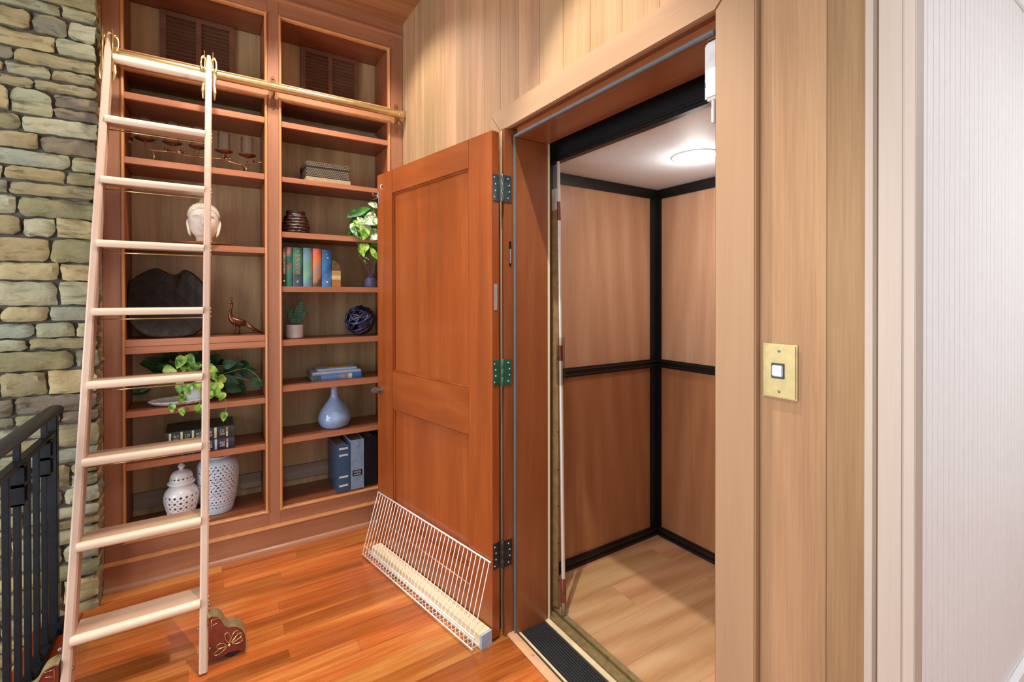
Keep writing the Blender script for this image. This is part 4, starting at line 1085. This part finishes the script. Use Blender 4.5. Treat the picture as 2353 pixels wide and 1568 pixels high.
# two thick leather books on the left
def flat_book(name, x0, x1, y0, y1, z0, z1, cov, label, cat='book', group=None, bands=(), sp=None, rot=0):
    r = thing(name, ((x0+x1)/2, (y0+y1)/2, z0), label, cat, group)
    h = z1-z0; t_ = min(.0035, h*.16)
    bm = B(); box(bm, x0, x1, y0+.004, y1, z0, z0+t_, .0008); box(bm, x0, x1, y0+.004, y1, z1-t_, z1, .0008)
    # rounded spine facing the room
    N = 8; pts = [(y0+.008, z0)]+[(y0+.006-.006*math.sin(PI*k/N), z0+h*k/N) for k in range(1, N)]+[(y0+.008, z1), (y0+.010, z1-t_), (y0+.010, z0+t_)]
    prism(bm, pts, 'x', x0, x1); obj('cover', bm, cov, r, 50)
    bm = B(); box(bm, x0+.004, x1-.004, y0+.0105, y1-.004, z0+t_, z1-t_); obj('pages', bm, M['paper'], r)
    for (a, b, za, zb, m_) in bands:
        bm = B(); xa, xb = x0+(x1-x0)*a, x0+(x1-x0)*b
        n0, n1 = 12*za, 12*zb
        pts = []
        K = 8
        for k in range(K+1):
            q = za+(zb-za)*k/K; pts.append((y0+.006-.0068*math.sin(PI*q), z0+h*q))
        for k in range(K, -1, -1):
            q = za+(zb-za)*k/K; pts.append((y0+.0066-.0058*math.sin(PI*q), z0+h*q))
        prism(bm, pts, 'x', xa, xb); obj('spine_band', bm, m_, r, 50)
    if rot:
        r.rotation_euler = (0, 0, rot)
    return r
def glyphs(bm, x0, x1, z0, z1, y, n, rn, vertical=False):
    """little letter-like strokes, since the titles are too small to read"""
    for k in range(n):
        if not vertical:
            a = x0+(x1-x0)*k/n; w_ = (x1-x0)/n*.7; h_ = (z1-z0); c0 = z0
        else:
            a = x0; w_ = x1-x0; h_ = (z1-z0)/n*.7; c0 = z1-(z1-z0)*(k+1)/n
        t_ = min(w_, h_)*.24
        for s in rn.sample(range(5), 3):
            if s == 0: box(bm, a, a+t_, y-.0006, y+.0004, c0, c0+h_)
            elif s == 1: box(bm, a+w_-t_, a+w_, y-.0007, y+.0004, c0, c0+h_)
            elif s == 2: box(bm, a, a+w_, y-.0005, y+.0004, c0, c0+t_)
            elif s == 3: box(bm, a, a+w_, y-.0008, y+.0004, c0+h_-t_, c0+h_)
            else: box(bm, a, a+w_, y-.0009, y+.0004, c0+h_*.45, c0+h_*.45+t_)
lea_g = plain('dark_green_leather', '#2a302e', .4, 0, .1, .2, 40); lea_b = plain('dark_blue_leather', '#2a2c44', .4, 0, .1, .2, 40)
pg = plain('pale_gilt', '#d5d8b8', .4, .3); pb = plain('pale_blue_gilt', '#bfd0e2', .4, .2); rd = plain('copper_gilt', '#b8765a', .4, .3)
bandset = lambda g: [(.055, .085, .1, .9, g), (.215, .245, .06, .94, g), (.375, .405, .06, .94, g), (.535, .565, .06, .94, g), (.70, .735, .06, .94, g), (.875, .905, .1, .5, g), (.875, .905, .5, .9, rd)]
b1 = flat_book('book', -.174, .119, 2.874, 3.085, .5725, .632, lea_b, 'dark blue leather book with pale bands, under the dark green one', 'book', 'leather books lying on the left shelf', bandset(pb))
b2 = flat_book('book', -.176, .118, 2.872, 3.085, .6325, .694, lea_g, 'dark green leather book with pale gilt bands, on top of the dark blue one', 'book', 'leather books lying on the left shelf', bandset(pg))
for bk, z0, m_ in ((b1, .585, M['silver_ink']), (b2, .645, M['silver_ink'])):
    rn = random.Random(int(z0*1000))
    for a in (.115, .275, .435, .595, .78):
        x = -.175+.294*a; bm = B()
        glyphs(bm, x, x+.022, z0+.019, z0+.031, 2.8725, 3, rn); glyphs(bm, x, x+.022, z0+.004, z0+.015, 2.8727, 4, rn)
        obj('spine_lettering', bm, m_, bk)

# pierced white jars
def pierced(name, prof, c, n, mat, test, label, cat, parts=None):
    r = thing(name, c, label, cat)
    bm = B(); lathe(bm, prof, c, n, keep=test)
    o = obj('body', bm, mat, r, True)
    md = o.modifiers.new('thick', 'SOLIDIFY'); md.thickness = .005; md.offset = -1
    return r
P1 = interp([(.0, 0), (.045, 0), (.052, .006), (.056, .03), (.066, .07), (.074, .105), (.0755, .13), (.071, .155), (.058, .176), (.0465, .186), (.0475, .192), (.0475, .196)], 7)
def t1(i, k):
    if i >= len(P1)-1: return True
    h = (P1[i][1]+P1[i+1][1])/2
    if h < .022 or h > .150: return True
    u = (k+.5)/144*18; v = (h-.022)/.0262
    a = abs(((u) % 1)-.5); b = abs((v % 1)-.5)
    if a+b*.95 < .30: return False          # pierced lozenge
    a = abs(((u+.5) % 1)-.5); b = abs(((v+.5) % 1)-.5)
    return not (a*a+b*b < .014)
def dens(p, m):  # denser rows between heights
    out = []
    for i in range(len(p)-1):
        for k in range(m): out.append(tuple(p[i][d]+(p[i+1][d]-p[i][d])*k/m for d in (0, 1)))
    out.append(p[-1]); return out
P1 = dens(P1, 2)
jr = pierced('ginger_jar', P1, (-.112, 2.935, .2225), 144, M['white_glaze'], t1, 'white lidded ginger jar pierced with lozenges on the bottom left shelf', 'jar')
P1L = interp([(.0535, -.003), (.058, 0), (.060, .004), (.057, .010), (.0515, .014), (.0505, .022), (.047, .040), (.038, .056), (.022, .064), (.010, .067), (.009, .072), (.0145, .080), (.016, .084), (.011, .093), (.003, .1005), (0, .101)], 4)
def t2(i, k):
    h = (P1L[i][1]+P1L[i+1][1])/2
    if not .022 < h < .037: return True
    u = (k+.5)/96*16; a = abs((u % 1)-.5); b = abs((h-.0295)/.019)
    return not (a+b < .30)
P1L = dens(P1L, 2)
bm = B(); lathe(bm, P1L, (-.112, 2.935, .2225+.196), 96, keep=t2); o = obj('lid', bm, M['white_glaze'], jr, True)
md = o.modifiers.new('thick', 'SOLIDIFY'); md.thickness = .003; md.offset = -1
P2 = dens(interp([(.0, 0), (.060, 0), (.070, .006), (.079, .04), (.090, .10), (.0965, .16), (.0985, .205), (.095, .245), (.083, .272), (.064, .286), (.060, .290), (.061, .296), (.057, .297)], 7), 2)
rv = random.Random(3); cells = {}
def t3_(i, k):
    if i >= len(P2)-1: return True
    h = (P2[i][1]+P2[i+1][1])/2
    if h < .03 or h > .262: return True
    u = (k+.5)/168*28; row = int((h-.03)/.0155); v = (h-.03)/.0155
    u += .5*(row % 2)
    key = (row, int(u) % 28)
    if key not in cells: cells[key] = rv.choice((0, 1, 2, 3, 4))
    a, b = (u % 1)-.5, (v % 1)-.5
    s = cells[key]
    if s == 0: return not (a*a+b*b < .05)
    if s == 1: return not (abs(a-b) < .16 and abs(a+b) < .62)
    if s == 2: return not (abs(a+b) < .16 and abs(a-b) < .62)
    if s == 3: return not (abs(a)+abs(b) < .34)
    return not (b > -.22 and b < .3-1.8*abs(a))
pierced('pierced_vase', P2, (.047, 2.985, .2225), 168, M['blue_glaze'], t3_, 'large pale blue white vase pierced all over, beside the lidded jar', 'vase')

# woven box
wb = thing('woven_box', (.592, 2.97, 2.022), 'dark woven rattan box with a pale base on a high right shelf', 'box')
bx0, bx1, by0, by1 = .474, .711, 2.872, 3.07
bm = B(); box(bm, bx0-.002, bx1+.006, by0-.004, by1, 2.0225, 2.047, .002); obj('base', bm, M['box_base'], wb, label='pale base')
bm = B(); box(bm, bx0, bx1, by0, by1, 2.047, 2.103, .003); obj('body', bm, M['rattan'], wb)
bm = B(); box(bm, bx0-.003, bx1+.003, by0-.003, by1+.003, 2.1035, 2.134, .003); obj('lid', bm, M['rattan'], wb)

# dark ribbed vase
bm = B(); pr = [(0, 0), (.045, 0)]
N = 6
for k in range(N*8+1):
    u = k/(N*8); R = .074-.020*max(0, u-.35)**1.4*1.6-.012*max(0, .25-u)
    pr.append((R+.0045*abs(math.sin(PI*u*N))-.003, .003+.105*u))
pr += [(.050, .110), (.048, .116), (.051, .128), (.051, .132), (.046, .132), (.044, .118), (.045, .10), (0, .09)]
lathe(bm, pr, (.432, 2.965, 1.7225), 48)
for q in bm.verts:
    d = Vector((q.co.x-.432, q.co.y-2.965, 0)); a = math.atan2(d.y, d.x)
    q.co += d*(.02*math.sin(7*a+q.co.z*180)+.015*math.sin(13*a-q.co.z*90))
tag(obj('ribbed_vase', bm, M['dark_wood_vase'], None, 50), 'dark brown ribbed vase beside the middle upright of the bookcase', 'vase')

# row of six upright books
def art(name, stops, scale, rough=.5):
    t = NT(name); tc = t.add('ShaderNodeTexCoord').outputs['Object']
    sep = t.add('ShaderNodeSeparateXYZ'); t.l.new(tc, sep.inputs[0])
    f = t.math('ADD', t.math('MULTIPLY', sep.outputs[2], 4.4), t.math('MULTIPLY', t.math('SUBTRACT', t.noise(tc, scale, 4, .8), .5), .45))
    f = t.math('ADD', f, t.math('MULTIPLY', sep.outputs[0], -5.0))
    return t.out(t.ramp(f, stops), rough, 0, .2)
bk6 = [
 (.3475, .3685, 1.6375, art('spine_a', [(.1, '#3b3a30'), (.55, '#4d4534'), (.82, '#7a5a30'), (.9, '#5c2530')], 25), 'narrow dark upright book with white lettering, first beside the middle upright', 'white'),
 (.3705, .4005, 1.641, art('spine_b', [(.15, '#2f8a74'), (.4, '#6b8a72'), (.5, '#a46a54'), (.6, '#2b6a60'), (.72, '#35786a'), (.85, '#b98a80')], 16), 'teal and pink upright book, second in the row', None),
 (.403, .455, 1.641, art('spine_c', [(.1, '#3d5a78'), (.3, '#4a4f48'), (.5, '#3f7f7c'), (.9, '#4e8f6c')], 12), 'wide green upright book with pale gold lettering on its spine', 'gold'),
 (.458, .504, 1.642, art('spine_d', [(.1, '#5f8ca0'), (.3, '#7ab08a'), (.5, '#6ca08a'), (.75, '#6f93a0'), (.95, '#5a7890')], 10), 'pale green and grey blue upright book, fourth in the row', None),
 (.507, .554, 1.641, art('spine_e', [(.08, '#4d4a44'), (.2, '#b07a54'), (.45, '#a08478'), (.6, '#e07a3e'), (.8, '#d8664a'), (.95, '#e0705a')], 11), 'coral and orange upright book between the pale green and the blue ones', None),
 (.557, .611, 1.637, art('spine_f', [(.1, '#4d82b8'), (.4, '#2a5c96'), (.55, '#2f6ea6'), (.8, '#2c5c92')], 22), 'blue upright book, last in the row', 'pale')]
for k, (x0, x1, zt, m_, lb, let) in enumerate(bk6):
    y0, y1 = 2.872+.004*(k % 3), 3.05
    r = thing('book', ((x0+x1)/2, y0, 1.4222), lb, 'book', 'upright books on the right shelf')
    zb = 1.4225
    bm = B(); w_ = x1-x0; N = 8
    pts = [(x0, y0+.010)]+[(x0+w_*q/N, y0+.010-.009*math.sin(PI*q/N)**.8) for q in range(1, N)]+[(x1, y0+.010), (x1, y1), (x1-.0025, y1), (x1-.0025, y0+.014), (x0+.0025, y0+.014), (x0+.0025, y1), (x0, y1)]
    prism(bm, pts, 'z', zb, zt); obj('cover', bm, m_, r, 40)
    bm = B(); box(bm, x0+.003, x1-.003, y0+.0145, y1-.004, zb+.003, zt-.004); obj('pages', bm, M['paper'], r)
    if let:
        bm = B(); rn = random.Random(k+40); xm = (x0+x1)/2
        if let == 'white': glyphs(bm, xm-.003, xm+.006, 1.490, 1.61, y0+.0012, 16, rn, True); eb = B(); ball(eb, (xm, y0+.002, 1.452), .005, 8); obj('spine_emblem', eb, M['silver_ink'], r); lm_ = M['silver_ink']
        elif let == 'gold': glyphs(bm, xm-.010, xm+.001, 1.49, 1.605, y0+.0006, 13, rn, True); glyphs(bm, xm+.002, xm+.012, 1.49, 1.605, y0+.0008, 13, rn, True); eb = B(); ball(eb, (xm, y0+.002, 1.45), .006, 8, (1, .4, 1.3)); obj('spine_emblem', eb, M['gilt'], r); eb = B(); ball(eb, (xm+.003, y0+.002, 1.622), .005, 8, (1, .4, 1)); obj('spine_emblem', eb, M['gilt'], r); lm_ = M['gilt']
        else: ball(bm, (xm+.002, y0+.0012, 1.45), .004, 8, (1, .3, 1.6)); ball(bm, (xm, y0+.0012, 1.61), .003, 8, (1, .3, 1)); ball(bm, (xm+.006, y0+.0012, 1.59), .0035, 8, (1, .3, 1)); lm_ = M['silver_ink']
        obj('spine_lettering', bm, lm_, r, label='raised lettering')
# wooden mushroom-like bookend
be = thing('bookend', (.638, 2.90, 1.4222), 'small striped wooden bookend with a rounded dark top, right of the blue book', 'bookend')
for nm, z0, z1, m_ in (('lower_block', 1.4225, 1.464, plain('honey_block', '#a87440', .5)), ('pale_band', 1.464, 1.490, plain('pale_block', '#d8b98a', .5)), ('upper_block', 1.490, 1.518, plain('mid_block', '#b98d58', .5))):
    bm = B(); box(bm, .613, .660, 2.872, 2.93, z0, z1, .001); obj(nm, bm, m_, be)
bm = B(); prism(bm, [(.613, 1.518)]+[(.613+.046*math.sin(a)**.9 if a else .613, 1.518+.058*math.cos(a)) for a in [PI/2*k/10 for k in range(10, -1, -1)]], 'y', 2.872, 2.93, .002); obj('rounded_top', bm, plain('bark_top', '#5f4526', .8, 0, 0, .25, 60), be, 40)

# variegated plant in a purple vase
vp = thing('potted_plant', (.862, 2.96, 1.4222), 'tall plant with white and green split leaves in a purple pot beside the open door', 'potted plant')
bm = B(); lathe(bm, interp([(0, 0), (.038, 0), (.043, .01), (.041, .035), (.032, .058), (.022, .068), (.016, .074), (.017, .080), (.012, .080), (.010, .06)], 4), (.862, 2.955, 1.4225), 32); obj('pot', bm, M['purple_stone'], vp, 50)
bm = B()
for pts in ([(.862, 2.955, 1.49), (.82, 2.93, 1.56), (.775, 2.90, 1.62), (.76, 2.885, 1.74)], [(.862, 2.955, 1.49), (.84, 2.94, 1.56), (.80, 2.91, 1.64), (.80, 2.89, 1.80)], [(.862, 2.955, 1.49), (.88, 2.95, 1.56), (.89, 2.93, 1.66), (.85, 2.90, 1.85)]):
    tube(bm, interp(pts, 6), .0032, 7)
obj('stem', bm, M['stem_brown'], vp, True)
yv = 2.835
def vl(bm, x0, z0, x1, z1, w, dy=0.0, y0=2.86, heart=True, roll=0, n=8):
    leaf(bm, (x0, y0+dy, z0), (x1, y0-.02+dy, z1), w, .22, .12, heart, n, roll)
bm = B()
vl(bm, .835, 1.905, .690, 1.838, .050, .02, heart=False); vl(bm, .80, 1.895, .705, 1.775, .045, .03, heart=False); vl(bm, .79, 1.88, .71, 1.74, .045, .04, heart=False); vl(bm, .79, 1.84, .745, 1.73, .06, .04); vl(bm, .86, 1.90, .79, 1.86, .055, .03, heart=False)
vl(bm, .80, 1.72, .765, 1.62, .060, .015); vl(bm, .87, 1.72, .84, 1.62, .05, .01, heart=False); vl(bm, .85, 1.66, .865, 1.575, .04, .0, heart=False); vl(bm, .88, 1.84, .82, 1.80, .06, .04)
vl(bm, .82, 1.86, .76, 1.80, .07, .05); vl(bm, .86, 1.80, .82, 1.72, .07, .045); vl(bm, .83, 1.75, .78, 1.68, .06, .04); vl(bm, .76, 1.84, .715, 1.70, .05, .05, heart=False); vl(bm, .80, 1.80, .765, 1.69, .06, .04); vl(bm, .84, 1.70, .80, 1.60, .05, .03)
obj('green_leaves', bm, M['mid_leaf'], vp, True)
bm = B()
vl(bm, .725, 1.80, .765, 1.705, .062, -.012, roll=.3); vl(bm, .75, 1.835, .835, 1.765, .052, -.005, heart=False); vl(bm, .865, 1.845, .775, 1.805, .085, -.015); vl(bm, .872, 1.915, .812, 1.925, .040, .0); vl(bm, .875, 1.76, .815, 1.705, .075, -.012); vl(bm, .79, 1.585, .80, 1.563, .008, .0); vl(bm, .80, 1.60, .815, 1.588, .010, .0)
obj('white_leaves', bm, M['white_leaf'], vp, True, 'white variegated leaves')
bm = B()
vl(bm, .745, 1.80, .790, 1.72, .055, -.02); vl(bm, .755, 1.79, .76, 1.70, .045, -.018, roll=-.4); vl(bm, .80, 1.77, .775, 1.70, .050, -.022); vl(bm, .79, 1.675, .765, 1.615, .055, -.008); vl(bm, .765, 1.66, .785, 1.60, .04, -.014); vl(bm, .825, 1.665, .862, 1.59, .035, -.012, heart=False); vl(bm, .73, 1.815, .75, 1.77, .03, -.022); vl(bm, .80, 1.68, .79, 1.63, .04, -.016)
obj('lime_leaves', bm, M['lime_leaf'], vp, True, 'lime green leaves')

# succulent in a white pot
su = thing('potted_succulent', (.427, 2.985, 1.1262), 'small banded succulent in a plain white cylinder pot', 'potted plant')
bm = B(); lathe(bm, [(0, 0), (.042, 0), (.046, .003), (.047, .008), (.047, .075), (.0465, .078), (.0425, .078), (.042, .07), (0, .068)], (.427, 2.985, 1.1264), 40); obj('pot', bm, M['white_glaze'], su, 50)
bm = B()
for tip, w, dy in (((.467, 1.357), .050, -.01), ((.370, 1.345), .020, -.005), ((.393, 1.29), .034, -.02), ((.523, 1.337), .018, .005), ((.487, 1.285), .030, -.018), ((.452, 1.30), .045, .018), ((.412, 1.31), .034, .02), ((.41, 1.255), .035, -.026), ((.46, 1.25), .032, -.024)):
    leaf(bm, (.427+(tip[0]-.437)*.12, 2.985+dy*.4, 1.197), (tip[0], 2.985+dy, tip[1]), w, .35, -.06, False, 9)
o = obj('leaves', bm, M['succulent'], su, True); md = o.modifiers.new('thick', 'SOLIDIFY'); md.thickness = .0025

# navy vine orb: interlaced rings
bm = B(); ro = random.Random(11); oc = Vector((.795, 2.965, 1.1265+.0945))
for k in range(13):
    ax = Vector((ro.uniform(-1, 1), ro.uniform(-1, 1), ro.uniform(-1, 1))).normalized()
    u = ax.orthogonal().normalized(); v = ax.cross(u); R = .086-.005*ro.random(); ph = ro.uniform(0, 6); off_ = ro.uniform(-.028, .028)
    R2 = math.sqrt(max(.0001, R*R-off_*off_))
    pts = [oc+ax*(off_+.004*math.sin(3*a+ph))+u*R2*math.cos(a)+v*R2*math.sin(a) for a in [2*PI*i/48 for i in range(48)]]
    tube(bm, pts, [.0068+.0016*math.sin(i*.9+ph)+.001*math.sin(i*2.3) for i in range(48)], 8, closed=True)
tag(obj('decorative_orb', bm, M['orb'], None, True), 'dark navy orb of interlaced twisted vine rings', 'ornament')

# stack of three books with a gold notebook on top
cb1 = plain('blue_cover', '#6d92c8', .35, 0, .3, .06); cb2 = plain('pale_blue_cover', '#a9c4e8', .35, 0, .3, .05); cb3 = plain('light_blue_cover', '#b8d2f2', .35, 0, .3, .05)
wht = plain('off_white_band', '#dcd6dc', .5); gry = plain('grey_band', '#9a9894', .5, 0, 0, .15, 60); grn = plain('green_band', '#4a6a60', .5, 0, 0, .4, 200); dbl = plain('deep_blue_band', '#3f78b4', .4)
flat_book('book', .510, .790, 2.915, 3.10, .8745, .9085, cb1, 'thick blue book with a green end band, lowest of the flat stack on the right', 'book', 'flat stack of blue books on the right shelf', [(0.005, .175, .03, .97, grn), (.56, .72, .05, .95, gry), (.72, .80, .05, .95, wht), (.80, .995, .03, .97, dbl)])
flat_book('book', .512, .788, 2.918, 3.11, .909, .9255, cb2, 'pale blue book in the middle of the flat stack on the right', 'book', 'flat stack of blue books on the right shelf', [(.02, .98, .62, .95, wht)])
flat_book('book', .543, .768, 2.935, 3.09, .926, .9395, cb3, 'light blue smaller book near the top of the flat stack on the right', 'book', 'flat stack of blue books on the right shelf')
bm = B(); box(bm, .60, .715, 2.955, 3.04, .940, .9445, .001); tag(obj('notebook', bm, plain('gold_cover', '#cfa65a', .35, .5)), 'small thin gold covered notebook on top of the stack of blue books', 'notebook')

# pale blue bulb vase
bm = B(); lathe(bm, interp([(0, 0), (.060, 0), (.078, .008), (.091, .035), (.092, .062), (.080, .098), (.058, .132), (.036, .160), (.0245, .185), (.0215, .215), (.0215, .238), (.0235, .252), (.019, .252), (.0175, .235), (.017, .20)], 5), (.645, 2.975, .5852), 56)
tag(obj('bottle_vase', bm, M['blue_vase'], None, 60), 'glossy pale blue bottle vase with a narrow neck', 'vase')

# binders
def binder(x0, x1, y0, zt, m_, lb, deco):
    r = thing('binder', ((x0+x1)/2, y0, .2222), lb, 'binder', 'binders on the bottom right shelf'); zb = .2225; y1 = 3.095
    bm = B(); t_ = .003
    box(bm, x0, x1, y0, y0+t_, zb, zt, .0008); box(bm, x0, x0+t_, y0+t_, y1, zb, zt, .0008); box(bm, x1-t_, x1, y0+t_, y1, zb, zt, .0008); obj('cover', bm, m_, r)
    bm = B(); box(bm, x0+.008, x1-.008, y0+.02, y1-.01, zb+.006, zt-.016); obj('pages', bm, M['paper'], r)
    for nm, a, b, c, d, mm in deco:
        bm = B(); box(bm, x0+(x1-x0)*a, x0+(x1-x0)*b, y0-.001, y0+.001, c, d, .0003); obj(nm, bm, mm, r)
    return r
sil = plain('silver_tape', '#e3e6e6', .3, .4); nv = plain('navy_binder', '#2e4d70', .35, 0, .2, .08); gb_ = plain('grey_blue_binder', '#8296b2', .45, 0, .1, .1, 25); bkb = plain('black_binder', '#17191f', .35, 0, .2, .15)
binder(.632, .707, 2.862, .498, nv, 'navy blue ring binder with four silver bands on its spine', [('spine_band', .18, .85, z, z+.011, sil) for z in (.252, .303, .430, .469)])
gbk = binder(.711, .789, 2.862, .515, gb_, 'grey blue ring binder with a small black label', [('label_patch', .14, .86, .300, .334, bkb)])
bm = B(); rn = random.Random(2); glyphs(bm, .728, .772, .319, .329, 2.8605, 7, rn); glyphs(bm, .730, .770, .305, .313, 2.8605, 8, rn); obj('label_lettering', bm, M['silver_ink'], gbk)
bm = B(); lathe(bm, [(.006, 2.8625), (.006, 2.8595), (.0035, 2.8595), (.0035, 2.862)], (.75, 0, .482), 16, axis='y'); obj('finger_hole', bm, M['steel'], gbk)
binder(.793, .868, 2.866, .524, bkb, 'black worn ring binder at the right end, half behind the open door', [])

# ------------------------------------------------------------------ camera
cam = bpy.data.cameras.new('camera'); co = bpy.data.objects.new('camera', cam); COL.objects.link(co)
F = 1086.72; yaw, pit, rol = (math.radians(v) for v in (32.833, -.274, -.0698))
fw = Vector((math.sin(yaw), math.cos(yaw), 0)); rt = Vector((math.cos(yaw), -math.sin(yaw), 0)); up = Vector((0, 0, 1))
f2 = fw*math.cos(pit)+up*math.sin(pit); u2 = up*math.cos(pit)-fw*math.sin(pit)
r2 = rt*math.cos(rol)+u2*math.sin(rol); u3 = u2*math.cos(rol)-rt*math.sin(rol)
mw = Matrix.Identity(4)
for i in range(3): mw[i][0] = r2[i]; mw[i][1] = u3[i]; mw[i][2] = -f2[i]
mw[2][3] = 1.36
co.matrix_world = mw
cam.sensor_fit = 'HORIZONTAL'; cam.sensor_width = 36; cam.lens = F/2353*36; cam.shift_y = -94.95/2353; cam.clip_start = .01
scn.camera = co

# ------------------------------------------------------------------ light
w = bpy.data.worlds.new('daylight'); scn.world = w; w.use_nodes = True
bg = w.node_tree.nodes['Background']; bg.inputs[0].default_value = (.97, .985, 1.0, 1); bg.inputs[1].default_value = .80
def spot(name, loc, power, size=150, blend=.5, rad=.05, col=(1, .95, .87), target=None):
    l = bpy.data.lights.new(name, 'SPOT'); l.energy = power; l.spot_size = math.radians(size); l.spot_blend = blend; l.shadow_soft_size = rad; l.color = col
    o = bpy.data.objects.new(name, l); COL.objects.link(o); o.location = loc
    if target: o.rotation_euler = (Vector(target)-Vector(loc)).to_track_quat('-Z', 'Y').to_euler()
    return o
spot('can_light', (.58, 2.42, 3.04), 70, 125, .6)
spot('can_light', (.03, 2.28, 3.04), 80, 125, .6)
spot('can_light', (.64, 1.12, 3.04), 165, 66, .45, .012)
spot('can_light', (-.2, .3, 3.04), 70, 110, .6)
def area(name, loc, target, sx, sy, power, col):
    l = bpy.data.lights.new(name, 'AREA'); l.shape = 'RECTANGLE'; l.size = sx; l.size_y = sy; l.energy = power; l.color = col
    o = bpy.data.objects.new(name, l); COL.objects.link(o); o.location = loc
    o.rotation_euler = (Vector(target)-Vector(loc)).to_track_quat('-Z', 'Y').to_euler(); return o
area('window_daylight', (-2.6, 1.3, 1.2), (.2, 2.7, .9), 2.0, 2.0, 105, (.88, .94, 1))
area('hall_light', (2.3, -.7, 2.42), (2.2, -.3, 0), .9, .9, 30, (.92, .97, 1))
l = bpy.data.lights.new('downlight', 'POINT'); l.energy = 2.4; l.shadow_soft_size = .05; l.color = (1, .97, .93)
o = bpy.data.objects.new('downlight', l); COL.objects.link(o); o.location = (1.783, 1.29, cz1-.085)
spot('downlight_beam', (1.783, 1.29, cz1-.03), 6, 150, .8, .06, (1, .97, .93))

vs = scn.view_settings; vs.view_transform = 'Standard'; vs.look = 'None'; vs.gamma = 1; vs.use_curve_mapping = False; vs.exposure = 0.0
